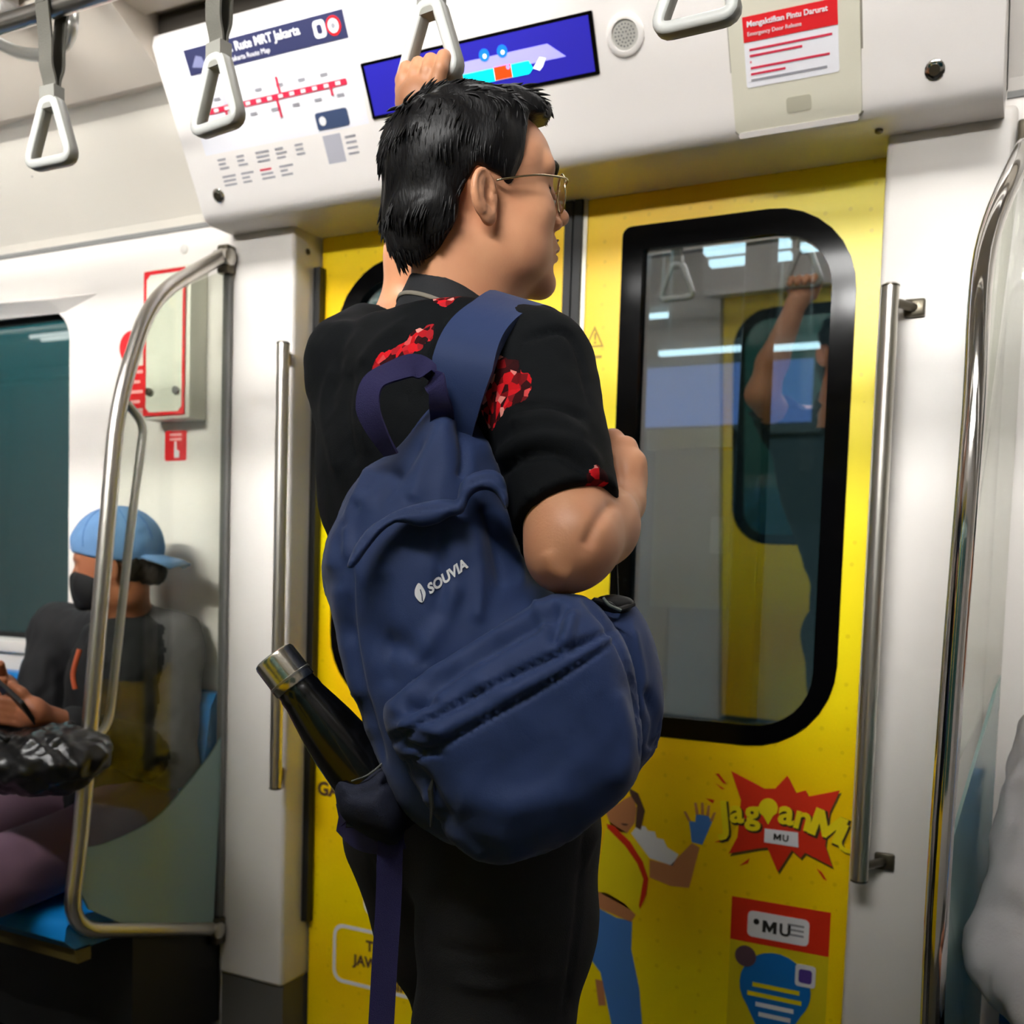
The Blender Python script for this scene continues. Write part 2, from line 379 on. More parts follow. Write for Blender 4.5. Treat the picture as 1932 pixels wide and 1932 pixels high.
# ---------------------------------------------------------------- doors
GLASS = pane_mat('door_glass', (205, 219, 219), .34, warp=(-.085, 0, -.095))
def leaf(nm, xa, xb, seam_left, Y, back, sgn=1):
    """one sliding leaf: yellow skin with window hole, black frame, pane"""
    r_o, r_g = .175, .115
    wx0, wx1 = (xa+.092, xb-.048) if seam_left else (xa+.048, xb-.092)
    ro = (.02, r_o, r_o, .02) if seam_left else (r_o, .02, .02, r_o); rg = (.006, r_g, r_g, .006) if seam_left else (r_g, .006, .006, r_g)
    fr = rrect(wx0, .862, wx1, 1.938, ro, 9); gl = rrect(wx0+.046, .905, wx1-.046, 1.888, rg, 9)
    o = struct(plate(nm, [(xa, 0.02), (xb, 0.02), (xb, DTOP+.03), (xa, DTOP+.03)], [rrect(wx0+.004, .866, wx1-.004, 1.934, ro, 9)], Y if sgn > 0 else Y-.04, .04, YELLOW))
    plate('window_frame', fr, [gl], Y-.003 if sgn > 0 else Y-.03, .03, BLACKF, o)
    plate('window_pane', rrect(wx0+.040, .899, wx1-.040, 1.894, rg, 9), [], Y+.010 if sgn > 0 else Y-.02, .006, GLASS if sgn > 0 else OGL, o)
    return o
SM = -.930
dl = leaf('door_1', XL+.004, SM-.02, False, D, .04)
dr = leaf('door_2', SM+.02, XR-.004, True, D, .04)
for o_, a in ((dl, SM-.02), (dr, SM+.002)):
    box('seam_rubber', (a, D-.012, .02), (a+.018, D+.03, DTOP+.02), BLACKR, o_)
box('seam_edge', (SM+.0205, D-.004, .02), (SM+.030, D+.001, DTOP+.02), mat('seam_aluminium', (190, 186, 172), .35, .8), dr)
od1 = leaf('door_3', -1.795, -.945, False, YF-.02, .04, -1); od2 = leaf('door_4', -.935, -.085, True, YF-.02, .04, -1)
box('threshold', (XL, D-.09, 0), (XR, D+.05, .012), STEEL, dl)

# adverts printed on the right-hand leaf
def letter_m(nm, org, xd, yd, size, m, par, grow=0.):
    xd, yd = nrm_(xd), nrm_(yd); g = grow
    P = [(-g, -g), (-g, .72+g), (.22+g, .72+g), (.42, .36+g), (.62-g, .72+g), (.84+g, .72+g), (.84+g, -g), (.64-g, -g), (.64-g, .36), (.47, .06-g), (.37, .06-g), (.20+g, .36), (.20+g, -g)]
    return prism(nm, [np.array(org)+(xd*a+yd*b)*size for a, b in P], (0, -1, 0), .0008, m, par)
def nrm_(v): v = np.array(v, float); return v/np.linalg.norm(v)
def dec(nm, pts, m, par=None, lift=0., Y=D): 
    P = [WY(a, b, Y-lift) for a, b in pts]; return prism(nm, P, (0, -1, 0), .0008, m, par if par is not None else dr)
zz = lambda pts: [(1080+a*.3313, 1400+b*.3313) for a, b in pts]
SKIN_P = mat('print_skin', (196, 130, 84), .5); BLUEP = mat('print_blue', (70, 128, 206), .5); YELP = mat('print_lemon', (248, 226, 12), .45)
BRN = mat('print_brown', (86, 56, 44), .6); REDA = mat('print_advert_red', (222, 44, 14), .45); OLIVE = mat('print_shadow', (84, 66, 8), .6)
dec('advert_figure_hair', [(1186, 1486), (1204, 1497), (1217, 1530), (1209, 1566), (1199, 1560), (1202, 1520), (1190, 1500)], BRN, lift=.001)
dec('advert_figure_face', zz([(190, 400), (290, 330), (345, 300), (365, 380), (355, 460), (310, 520), (230, 500)]), SKIN_P)
dec('advert_figure_mouth', zz([(275, 462), (320, 466), (310, 475), (290, 474)]), BRN, lift=.001)
dec('advert_figure_shirt', zz([(200, 440), (250, 480), (330, 530), (430, 650), (435, 760), (380, 985), (140, 845), (150, 700)]), YELP)
dec('advert_figure_sleeve', zz([(335, 520), (370, 475), (415, 480), (430, 505), (470, 510), (480, 545), (520, 555), (540, 600), (605, 640), (570, 705), (440, 660)]), PRINTW)
dec('advert_figure_arm', zz([(440, 670), (560, 700), (680, 575), (725, 600), (665, 830), (560, 820), (440, 770)]), SKIN_P)
dec('advert_figure_glove', zz([(665, 450), (700, 455), (705, 410), (740, 415), (775, 420), (795, 455), (740, 585), (680, 570)]), BLUEP)
for a, b in (((668, 450), (640, 395)), ((712, 412), (700, 345)), ((742, 412), (740, 345)), ((770, 420), (778, 360)), ((790, 450), (812, 400))):
    dec('advert_figure_finger', zz([(a[0]-9, a[1]), (b[0]-7, b[1]), (b[0]+7, b[1]), (a[0]+9, a[1]+3)]), SKIN_P)
dec('advert_figure_sash', zz([(195, 465), (240, 480), (330, 570), (400, 680), (432, 780), (420, 870), (385, 950), (380, 930), (405, 780), (370, 690), (300, 590), (200, 490)]), REDA, lift=.0015)
dec('advert_figure_waist', zz([(135, 850), (200, 860), (300, 920), (360, 985), (335, 1025), (130, 935)]), SKIN_P)
dec('advert_figure_jeans', zz([(128, 935), (250, 1000), (340, 1020), (335, 1180), (380, 1400), (400, 1640), (230, 1640), (160, 1310), (100, 1230), (70, 1235)]), BLUEP)
dec('advert_figure_foot', zz([(130, 1350), (175, 1360), (190, 1500), (150, 1500)]), SKIN_P)
dec('advert_burst_shadow', [(a+3, b+5) for a, b in zz([(905, 165), (1095, 265), (1155, 265), (1225, 190), (1275, 290), (1330, 275), (1345, 310), (1525, 275), (1465, 400), (1440, 590), (1480, 710), (1325, 630), (1300, 660), (1250, 615), (1170, 740), (1110, 600), (1060, 605), (890, 635), (940, 540), (960, 330)])], OLIVE)
dec('advert_burst', zz([(905, 165), (1095, 265), (1155, 265), (1225, 190), (1275, 290), (1330, 275), (1345, 310), (1525, 275), (1465, 400), (1440, 590), (1480, 710), (1325, 630), (1300, 660), (1250, 615), (1170, 740), (1110, 600), (1060, 605), (890, 635), (940, 540), (960, 330)]), REDA, lift=.001)
for q in ([(815, 180), (835, 180), (880, 240), (860, 235)], [(815, 235), (870, 268), (850, 268)], [(810, 570), (860, 550), (850, 570)], [(950, 705), (1010, 660), (1000, 690)], [(1390, 720), (1420, 740), (1450, 790), (1430, 780)], [(760, 320), (810, 330), (800, 350)]):
    dec('advert_spark', zz(q), REDA)
DBL = mat('advert_letter_shadow', (60, 44, 10), .6)
for ch, x, y, s, rot in (('J', 845, 500, 250, -8), ('a', 895, 452, 200, -4), ('g', 985, 455, 200, -4), ('a', 1168, 455, 210, 4), ('n', 1252, 478, 205, 10), ('M', 1338, 515, 225, 16), ('U', 1482, 590, 215, 20)):
    k = .3313/FPX*1.98*1.02; an = math.radians(-rot)
    for m_, dx, lf in ((DBL, 9, .0022), (YELP, 0, .0034)):
        pp = zz([(x+dx, y+dx)])[0]
        if ch == 'M': letter_m('advert_letter', WY(pp[0], pp[1], D-lf), (math.cos(an), 0, math.sin(an)), (-math.sin(an), 0, math.cos(an)), s*k, m_, dr, 0. if m_ is YELP else .03); continue
        text('advert_letter', ch, WY(pp[0], pp[1], D-lf), (math.cos(an), 0, math.sin(an)), (-math.sin(an), 0, math.cos(an)), s*k, m_, dr, bold=(.0022 if m_ is YELP else .0034)*(.4 if ch in 'MU' else 1))
dec('advert_pin', zz([(1115+55*math.cos(a)*(1 if math.sin(a) > -.5 else .75), 378-58*math.sin(a)) for a in np.linspace(-math.pi*.25, math.pi*1.25, 16)]+[(1115, 470)]), YELP, lift=.003)
dec('advert_name_tag', zz([(1095, 492), (1285, 515), (1287, 600), (1092, 570)]), PRINTW, lift=.0035)
p_ = zz([(1145, 556)])[0]
q_ = WY(p_[0], p_[1], D-.005); letter_m('advert_lettering', q_, (1, 0, 0), (0, 0, 1), .018, PRINTB, dr); text('advert_lettering', 'U', q_+np.array([.0175, 0, 0]), (1, 0, 0), (0, 0, 1), .018, PRINTB, dr, bold=.0005)
# hand-bill with red head
pb = [(-.521, .545), (-.322, .545), (-.322, .02), (-.521, .02)]
prism('handbill', onY(pb, D), (0, -1, 0), .0008, mat('print_lime', (226, 206, 20), .45), dr)
prism('handbill_head', onY([(-.521, .545), (-.322, .545), (-.322, .455), (-.521, .455)], D-.001), (0, -1, 0), .0008, REDA, dr)
prism('handbill_tag', onY(rrect(-.486, .468, -.362, .522, .01, 4), D-.002), (0, -1, 0), .0008, PRINTW, dr)
letter_m('handbill_lettering', (-.455, D-.003, .482), (1, 0, 0), (0, 0, 1), .034, PRINTB, dr); text('handbill_lettering', 'U', (-.4215, D-.003, .482), (1, 0, 0), (0, 0, 1), .034, PRINTB, dr, bold=.001)
prism('handbill_mark', onY(disc(-.468, .501, .006), D-.003), (0, -1, 0), .0008, PRINTB, dr)
for k in range(3): prism('handbill_fine_print', onY([(-.405, .505-k*.01), (-.372, .505-k*.01), (-.372, .509-k*.01), (-.405, .509-k*.01)], D-.003), (0, -1, 0), .0006, PRINTG, dr)
prism('handbill_pin', onY([(-.425+.072*math.cos(a), .37+.072*math.sin(a)) for a in np.linspace(-math.pi*.22, math.pi*1.22, 20)]+[(-.425, .22)], D-.002), (0, -1, 0), .0008, mat('print_sky', (10, 116, 200), .45), dr)
prism('handbill_portrait', onY(disc(-.487, .425, .022), D-.003), (0, -1, 0), .0008, mat('print_mauve', (96, 70, 84), .5), dr)
prism('handbill_badge', onY(rrect(-.385, .385, -.345, .43, .006, 3), D-.003), (0, -1, 0), .0008, PRINTW, dr)
prism('handbill_badge_mark', onY(rrect(-.378, .393, -.352, .421, .005, 3), D-.004), (0, -1, 0), .0008, mat('print_purple', (84, 60, 150), .5), dr)
for k, (a, b, m_) in enumerate(((-.47, -.375, YELP), (-.48, -.37, YELP), (-.462, -.385, PRINTW), (-.455, -.39, PRINTW))):
    prism('handbill_line', onY([(a, .365-k*.02), (b, .365-k*.02), (b, .374-k*.02), (a, .374-k*.02)], D-.003), (0, -1, 0), .0006, m_, dr)
# warning stickers at the leaf edge
tri = [(-.897, 1.692), (-.853, 1.692), (-.875, 1.738)]; ti = [(-.891, 1.696), (-.859, 1.696), (-.875, 1.729)]
GOLD = mat('print_gold', (168, 138, 14), .5)
prism('warning_triangle', onY(tri, D), (0, -1, 0), .0008, GOLD, dr, hole=onY(ti, D))
text('warning_mark', '!', (-.8775, D-.001, 1.70), (1, 0, 0), (0, 0, 1), .032, GOLD, dr, bold=.0006)
prism('warning_line', onY([(-.893, 1.668), (-.857, 1.668), (-.857, 1.674), (-.893, 1.674)], D), (0, -1, 0), .0008, GOLD, dr)
prism('hand_symbol', onY([(-.898, 1.575), (-.884, 1.575), (-.874, 1.592), (-.872, 1.606), (-.880, 1.598), (-.881, 1.618), (-.886, 1.618), (-.888, 1.626), (-.893, 1.626), (-.899, 1.616)], D), (0, -1, 0), .0008, mat('print_dark_grey', (58, 50, 20), .5), dr)
# lettering on the left-hand leaf
text('advert_lettering', 'GARA', (-1.588, D-.001, .625), (1, 0, 0), (0, 0, 1), .048, BRN, dl, bold=.0014)
prism('advert_panel', onY(rrect(-1.44, .34, -1.06, .50, .03, 5), D), (0, -1, 0), .0008, PRINTW, dl)
fo = rrect(-1.53, .155, -1.02, .305, .03, 6); fi = rrect(-1.521, .164, -1.029, .296, .024, 6)
prism('advert_box', onY(fo, D), (0, -1, 0), .0008, PRINTW, dl, hole=onY(fi, D))
for k, s in enumerate(('TEMUKAN', 'JAWABANNYA', 'DI SINI')):
    text('advert_lettering', s, (-1.345, D-.001, .252-k*.042), (1, 0, 0), (0, 0, 1), .036, BRN, dl, bold=.001, align='CENTER')

# ---------------------------------------------------------------- fittings on the header
def hbase(x, t): return H(x, t)
# route map
t = empty('route_map', H(-1.52, .06), 'white route map poster with navy title bar and red line diagram', 'poster')
hrect('sheet', -1.745, .045, -1.295, .352, .0006, PAPER, t, .001)
hrect('title_bar', -1.72, .300, -1.297, .350, .002, NAVYP, t)
text('title_lettering', 'Peta Rute MRT Jakarta', H(-1.630, .326, .003), (1, 0, 0), _up, .024, PRINTW, t, bold=.0005)
text('title_lettering', 'MRT Jakarta Route Map', H(-1.630, .308, .003), (1, 0, 0), _up, .014, PRINTW, t)
hq('title_symbol', [(-1.708, .315), (-1.69, .335), (-1.675, .33), (-1.672, .318), (-1.66, .335), (-1.655, .312), (-1.68, .31)], .003, .0006, mat('print_steel', (120, 124, 160), .5), t)
hrect('title_icon', -1.375, .310, -1.345, .342, .003, PRINTW, t, .0006, .008)
hrect('title_icon_mark', -1.366, .318, -1.354, .334, .004, NAVYP, t, .0006, .004)
hq('title_roundel', disc(-1.325, .326, .018), .003, .0006, RED, t); hq('title_roundel_face', disc(-1.325, .326, .013), .004, .0006, PRINTW, t)
hq('title_roundel_mark', disc(-1.325, .326, .005), .005, .0006, PRINTG, t)
hrect('route_line', -1.71, .219, -1.325, .231, .002, REDP, t, .0006, .004)
for k in range(12): hrect('station_mark', -1.683+k*.030, .2215, -1.671+k*.030, .2285, .003, PRINTW, t)
for k, (x, y0, y1) in enumerate(((-1.655, .21, .222), (-1.50, .229, .262), (-1.512, .185, .221), (-1.37, .205, .221))): hrect('route_branch', x, y0, x+.006, y1, .0025, REDP, t)
for k in range(13):
    x = -1.705+k*.029; up_ = k % 2
    hrect('station_name', x, .243 if up_ else .200, x+.018, .249 if up_ else .206, .002, PRINTG, t)
hrect('route_branch_faint', -1.655, .232, -1.643, .30, .0018, mat('print_pale', (206, 206, 226), .5), t)
hrect('card', -1.424, .145, -1.341, .179, .002, mat('print_slate', (62, 78, 112), .4), t, .0006, .006); hq('card_mark', disc(-1.407, .162, .009), .003, .0006, PRINTW, t)
random.seed(4)
for k in range(9):
    for j in range(3):
        x = -1.715+(k % 5)*.055; z = .125-(k//5)*.036-j*.009
        hrect('legend_line', x, z, x+.018+random.random()*.022, z+.004, .002, PRINTG if (k, j) != (7, 0) else REDP, t)
hrect('legend_panel', -1.418, .078, -1.372, .134, .002, mat('print_mid_grey', (176, 176, 186), .6), t)
for j in range(4): hrect('legend_line', -1.362, .122-j*.011, -1.335, .126-j*.011, .002, PRINTG, t)
# screen
t = empty('information_screen', H(-1.03, .15), 'wide blue passenger information screen on the header', 'screen')
hrect('bezel', -1.283, .146, -.774, .25, -.002, BLACKF, t, .006, .003)
SB = mat('screen_blue', (34, 30, 140), .3, emis=.9); SCY = mat('screen_cyan', (0, 236, 250), .3, emis=1.); SLA = mat('screen_lavender', (150, 146, 226), .3, emis=.85); SRD = mat('screen_red', (250, 62, 10), .3, emis=1.); SBL = mat('screen_azure', (20, 110, 220), .3, emis=.9); SWH = mat('screen_white', (235, 240, 255), .3, emis=1.)
hrect('display', -1.275, .152, -.782, .244, .0045, SB, t)
hq('display_platform', [(-1.20, .186), (-.835, .186), (-.869, .213), (-1.20, .213)], .0055, .0004, SLA, t)
hq('display_train', [(-1.20, .170), (-.915, .170), (-.905, .178), (-.912, .192), (-1.20, .192)], .006, .0004, SCY, t)
hrect('display_car', -.987, .1705, -.950, .193, .0065, SRD, t); hq('display_car_mark', disc(-.956, .189, .004), .007, .0004, SLA, t)
for x in (-1.002, -.963): hq('display_icon', disc(x, .217, .011), .0065, .0004, SBL, t); hq('display_icon_mark', disc(x+.001, .215, .004), .007, .0004, SWH, t)
hq('display_person', [(-.905, .178), (-.892, .172), (-.884, .178), (-.876, .19), (-.888, .194), (-.896, .186)], .0065, .0004, SWH, t)
# speaker grille
t = empty('ceiling_speaker', H(-.717, .2), 'round white speaker grille on the header beside the screen', 'speaker')
lathe('rim', [(.036, -.002), (.036, .004), (.033, .006), (.026, .006), (.025, .003)], H(-.717, .2), _hn, WHITE2, t)
lathe('grille', [(.0255, 0), (.0255, .0035), (.0, .0035)], H(-.717, .2), _hn, mat('grille_grey', (206, 204, 196), .5, bump=.8, bscale=900), t)
for rr, n in ((.006, 6), (.012, 12), (.018, 18)):
    for k in range(n):
        a = 2*math.pi*k/n; lathe('hole', [(.0016, .0034), (.0016, .0042)], H(-.717+rr*math.cos(a), .2+rr*math.sin(a)), _hn, GREYTRIM, t, 6)
# emergency cover with sticker
t = empty('emergency_door_cover', H(-.415, .006), 'beige emergency door release cover with red and white sticker', 'cover')
cv = hrect('cover_plate', -.528, .004, -.308, .262, -.004, BEIGE, t, .012, .012); autosmooth(cv, 30)
hrect('cover_lip', -.522, -.002, -.313, .008, .001, WHITE2, t, .009, .004)
hrect('cover_gap', -.531, .002, -.305, .264, -.002, mat('gap_shade', (150, 144, 130), .6), t, .004, .012)
st = hrect('sticker', -.502, .078, -.343, .186, .008, PAPER, t, .0008, .004)
hrect('sticker_red_band', -.502, .149, -.343, .188, .009, RED, st)
text('sticker_lettering', 'Mengaktifkan Pintu Darurat', H(-.495, .172, .010), (1, 0, 0), _up, .0122, PRINTW, st, bold=.0003)
text('sticker_lettering', 'Emergency Door Release', H(-.495, .158, .010), (1, 0, 0), _up, .009, PRINTW, st)
for k, ww in enumerate((.14, .09, .002, .135, .06, .13)):
    hrect('sticker_line', -.493, .135-k*.0095, -.493+ww, .1385-k*.0095, .009, REDP if k < 5 else PRINTG, st)
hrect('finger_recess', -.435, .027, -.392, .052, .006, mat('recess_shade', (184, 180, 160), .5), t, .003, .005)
for x, lb in ((-.192, 'small chrome lock knob on the header right of the emergency cover'), (-1.741, 'small chrome lock knob below the route map')):
    t = empty('lock_knob', H(x, .055), lb, 'knob')
    lathe('collar', [(.016, 0), (.016, .006), (.012, .008)], H(x, .055, -.001), _hn, CHROME, t, 18)
    lathe('key_core', [(.009, .007), (.009, .011), (.006, .011)], H(x, .055), _hn, DARKSTEEL, t, 14)

# ---------------------------------------------------------------- handrails at the pillars
for xr_, xb_, yr, lb in ((-1.600, -1.634, 1.95, 'vertical steel grab rail on the left door pillar'), (-.250, -.216, 1.93, 'vertical steel grab rail on the right door pillar')):
    t = empty('grab_rail', (xr_, yr, .66), lb, 'grab rail')
    tube('rail', [(xr_, yr, .665), (xr_, yr, 1.72)], .015, STEEL, t, 18)
    for z in (.69, 1.695):
        tube('bracket_arm', [(xr_, yr, z), (xb_, PIL-.004, z)], .008, DARKSTEEL, t, 12)
        box('bracket_plate', (xb_-.018, PIL-.010, z-.016), (xb_+.018, PIL+.001, z+.016), DARKSTEEL, t, .004, 2)
        lathe('rail_cap', [(.0155, 0), (.0155, .003), (.010, .006)], (xr_, yr, 1.718 if z > 1 else .667), (0, 0, 1 if z > 1 else -1), DARKSTEEL, t, 16)

# ---------------------------------------------------------------- overhead rail and straps
t = empty('overhead_rail', (-2.0, 1.237, 2.115), 'brushed steel overhead rail running above the hanging straps', 'rail')
tube('rail_tube', [(X0, 1.237, 2.115), (X1, 1.237, 2.115)], .0155, STEEL, t, 18)
br = catmull([W(-60, 55, 2.15), W(-10, 78, 2.13), W(40, 100, 2.1), W(95, 102, 2.05), W(128, 75, 2.02), W(136, 30, 2.0), WZ(134, -40, 2.40)], 8)
tube('bent_branch', br, .0125, mat('pale_tube', (212, 212, 206), .3, .6), t, 14)
for x in (-4.4, -2.75, .9): tube('hanger', [(x, 1.237, 2.115), (x, 1.237, 2.40)], .012, STEEL, t, 12)
# strap handle: rounded triangle loop; local plane turned about the vertical
def strap_thing(x, label, yaw, handlebottom=1.852, group='hanging grab straps', swing=0.):
    y = 1.237; t = empty('grab_strap', (x, y, handlebottom), label, 'strap', group)
    u = np.array([math.cos(yaw), math.sin(yaw), 0]); nrm = np.array([-math.sin(yaw), math.cos(yaw), 0]); o = np.array([x, y, handlebottom])
    pts = [(-.051, .012), (.051, .012), (.013, .112), (-.013, .112)]
    loop = []
    P = [np.array(p) for p in pts]
    for i in range(4):
        a, b, c = P[i-1], P[i], P[(i+1) % 4]; r = .02 if i < 2 else .01
        p0 = b+(a-b)/np.linalg.norm(a-b)*r; p1 = b+(c-b)/np.linalg.norm(c-b)*r
        for s in np.linspace(0, 1, 6): loop.append((1-s)**2*p0+2*s*(1-s)*b+s*s*p1)
    V = []; Fc = []; N = len(loop); ctr = np.array([0, .05])
    sec = []
    hw, ht = .0125, .0085             # half depth, half thickness of the ring
    for k in range(10):
        a = 2*math.pi*k/10; sec.append((math.copysign(abs(math.cos(a))**.6, math.cos(a))*ht, math.copysign(abs(math.sin(a))**.6, math.sin(a))*hw))
    for i in range(N):
        tg = loop[(i+1) % N]-loop[i-1]; tg /= np.linalg.norm(tg); nn = np.array([tg[1], -tg[0]])
        for a, b in sec: q = loop[i]+nn*a; V.append(o+u*q[0]+np.array([0, 0, q[1]])+nrm*b)
    for i in range(N):
        for k in range(10): Fc.append((i*10+k, i*10+(k+1) % 10, ((i+1) % N)*10+(k+1) % 10, ((i+1) % N)*10+k))
    h = pyd('handle', V, Fc, HANDLE, t, True)
    h.data.materials.append(HANDLE2)
    # darker grey band on the outer/inner rim faces
    cols = []
    for pz in h.data.polygons:
        ndot = abs(np.dot(np.array(pz.normal), nrm)); cols.append(0 if ndot > .55 else 1)
    h.data.polygons.foreach_set('material_index', cols)
    # webbing: two runs from rail to handle, twisted a little
    for s in (-1, 1):
        top = np.array([x, y+s*.0195, 2.116]); bot = o+np.array([0, 0, .112])+nrm*s*.004
        P3 = [top, top+np.array([0, 0, -.06])-np.array([0, s*.007, 0]), (top+bot)/2+np.array([0, 0, -.02]), bot+np.array([0, 0, .03]), bot]
        P3 = catmull(P3, 5); wd = [np.array([1, 0, 0])*(1-k/(len(P3)-1))+u*(k/(len(P3)-1)) for k in range(len(P3))]
        ribbon('webbing', P3, .030, wd, .004, STRAP, t)
    ar = [np.array([x, y+.0195*math.cos(a), 2.116+.0195*math.sin(a)]) for a in np.linspace(0, math.pi, 9)]
    ribbon('loop_over_rail', ar, .032, (1, 0, 0), .004, STRAP, t)
    rg = ribbon('handle_collar', [o+np.array([0, 0, .098]), o+np.array([0, 0, .135])], .034, u, .022, HANDLE2, t)
    return t
SY = math.radians(-2)
strap_thing(-1.514, 'grab strap hanging at the far left, grey triangular handle', SY+.05)
strap_thing(-1.149, 'grab strap hanging in front of the route map', SY-.12)
strap_thing(-.772, 'grab strap held by the standing man in front of the screen', SY-.1)
strap_thing(-.398, 'grab strap at the top edge beside the red emergency sticker', SY)
strap_thing(-1.89, 'grab strap just beyond the left edge, nearest the bent tube', SY); strap_thing(-2.26, 'grab strap second beyond the left edge, above the bench seat', SY)
# second rail + straps on the camera side, seen mirrored in the door glass
t2 = empty('overhead_rail', (-2.0, .42, 2.115), 'second steel overhead rail mirrored in the door window', 'rail')
tube('rail_tube', [(X0, .42, 2.115), (X1, .42, 2.115)], .0155, STEEL, t2, 12)
for x in (-4.4, .9): tube('hanger', [(x, .42, 2.115), (x, .42, 2.40)], .012, STEEL, t2, 12)

# ---------------------------------------------------------------- ceiling lights
LIGHT_PLACES = {1: ('far left beyond the window', 'its end showing at the top left corner', 'above the doorway', 'right of the doorway', 'at the right car end'),
                0: ('at the left car end', 'opposite the left window', 'opposite the left half of the door', 'opposite the right half of the door', 'behind the camera on the right', 'at the right car end')}
LM = bpy.data.materials.new('lit_tube'); LM.use_nodes = True; b_ = LM.node_tree.nodes['Principled BSDF']
b_.inputs['Emission Color'].default_value = (1, .965, .91, 1); b_.inputs['Emission Strength'].default_value = TUBE
for Y_, row in ((1.50, 1), (.25, 0)):
    for k, xa in enumerate((-4.9, -3.3, -.95, .65, 2.0) if row else (-4.9, -3.5, -2.05, -.6, .85, 2.2)):
        side = 'door side' if row else 'camera side'
        t = empty('ceiling_light', (xa+.62, Y_, 2.39), 'twin tube ceiling light on the %s, %s' % (side, LIGHT_PLACES[row][k]), 'ceiling light', 'twin tube ceiling lights')
        box('housing', (xa, Y_-.075, 2.388), (xa+1.27, Y_+.075, 2.414), WHITE2, t, .004, 1)
        for s in (-.036, .036): box('tube', (xa+.02, Y_+s-.009, 2.371), (xa+1.25, Y_+s+.009, 2.389), LM, t, .004, 1)

# ---------------------------------------------------------------- glass partitions beside the seats
FROST = pane_mat('frosted_pane', (120, 150, 150), .03, .12, (196, 226, 222), .80)
CLEAR = pane_mat('partition_glass', (238, 240, 234), .03)
PX = -1.81
def on(px, py): return WX(px, py, PX)
t = empty('seat_partition', (PX, 2.0, .28), 'steel tube and glass partition with frosted lower pane beside the seated passenger', 'partition')
rail = fillet([on(422, 482), on(285, 560), on(222, 760), on(150, 1600), on(128, 1755), on(404, 1752)], .10, 8)
rail = np.array([(PX, p[1], p[2]) for p in rail]); tube('frame_tube', rail, .0175, STEEL, t, 18)
inner = fillet([on(240, 762), on(272, 800), on(246, 1000), on(205, 1370), on(160, 1410)], .05, 6)
tube('inner_tube', inner, .0095, MATS['pale_tube'], t, 14)
for q in ((425, 490), (405, 1755)):
    c = on(*q); box('clamp', (PX-.018, c[1]-.012, c[2]-.035), (PX+.018, 2.0, c[2]+.035), DARKSTEEL, t, .006, 2)
    lathe('clamp_knuckle', [(.020, -.022), (.020, .022), (.012, .026)], (PX, c[1]-.004, c[2]+.004), (1, 0, 0), STEEL, t, 18)
def panepoly(pts): return [on(*p) for p in pts]
curve_ = catmull([(150, 1600), (205, 1588), (290, 1545), (350, 1480), (400, 1415), (428, 1360)], 5)
low = [tuple(p) for p in curve_]+[(412, 1500), (400, 1742), (235, 1745), (165, 1715), (138, 1660)]
prism('frosted_pane', panepoly(low), (1, 0, 0), .005, FROST, t)
upp = [(430, 505), (300, 562), (262, 640), (228, 790), (150, 1595)]+[tuple(p) for p in curve_[1:]]+[(436, 1000)]
prism('clear_pane', [np.array([PX+.0, p[1], p[2]]) for p in panepoly(upp)], (1, 0, 0), .005, CLEAR, t)
box('edge_rubber', (PX-.012, 1.985, .29), (PX+.012, 2.0, 1.93), GREYTRIM, t, .003, 1)
# right-hand partition, almost edge on
t = empty('seat_partition', (-.07, 1.7, .28), 'steel tube partition with frosted pane at the right edge of the picture', 'partition')
pr_ = [np.array([-.045, 1.985, 1.95])]+[WY(a, b, y) for a, b, y in ((1925, 300, 1.80), (1858, 480, 1.70), (1836, 800, 1.64), (1796, 1300, 1.60), (1764, 1800, 1.57))]
pr_ = list(pr_)+[np.array([pr_[-1][0]+.01, 1.60, .30]), np.array([-.06, 1.72, .26]), np.array([-.05, 1.985, .27])]
tube('frame_tube', catmull(pr_, 8), .0165, CHROME, t, 18)
box('clamp', (-.066, 1.97, 1.915), (-.028, 2.02, 1.99), DARKSTEEL, t, .006, 2); box('clamp', (-.07, 1.97, .235), (-.03, 2.02, .305), DARKSTEEL, t, .006, 2)
pq = catmull(pr_, 3); hi_ = [p for p in pq if p[2] > .9]; lo_ = [p for p in pq if p[2] <= .9]
prism('frosted_pane', [np.array([p[0]+.002, p[1]+.01, p[2]]) for p in lo_ if p[1] < 1.95]+[np.array([-.045, 1.98, .29]), np.array([-.045, 1.98, 1.05])], (1, 0, 0), .005, FROST, t)
prism('clear_pane', [np.array([p[0]+.002, p[1]+.01, p[2]]) for p in hi_ if p[1] < 1.95]+[np.array([-.045, 1.98, 1.05]), np.array([-.045, 1.98, 1.93])], (1, 0, 0), .005, CLEAR, t)

# ---------------------------------------------------------------- windows of the wall
WG = pane_mat('side_window_glass', (172, 198, 198), .22)
w1 = struct(plate('window_1', rrect(-3.56, .955, -2.388, 1.895, .095, 7), [], WL+.05, .006, WG))
plate('window_gasket', rrect(-3.552, .963, -2.396, 1.887, .087, 7), [rrect(-3.535, .980, -2.413, 1.870, .072, 7)], WL+.035, .012, BLACKR, w1)
struct(plate('window_2', rrect(.54, .955, 1.71, 1.895, .095, 7), [], WL+.05, .006, WG))
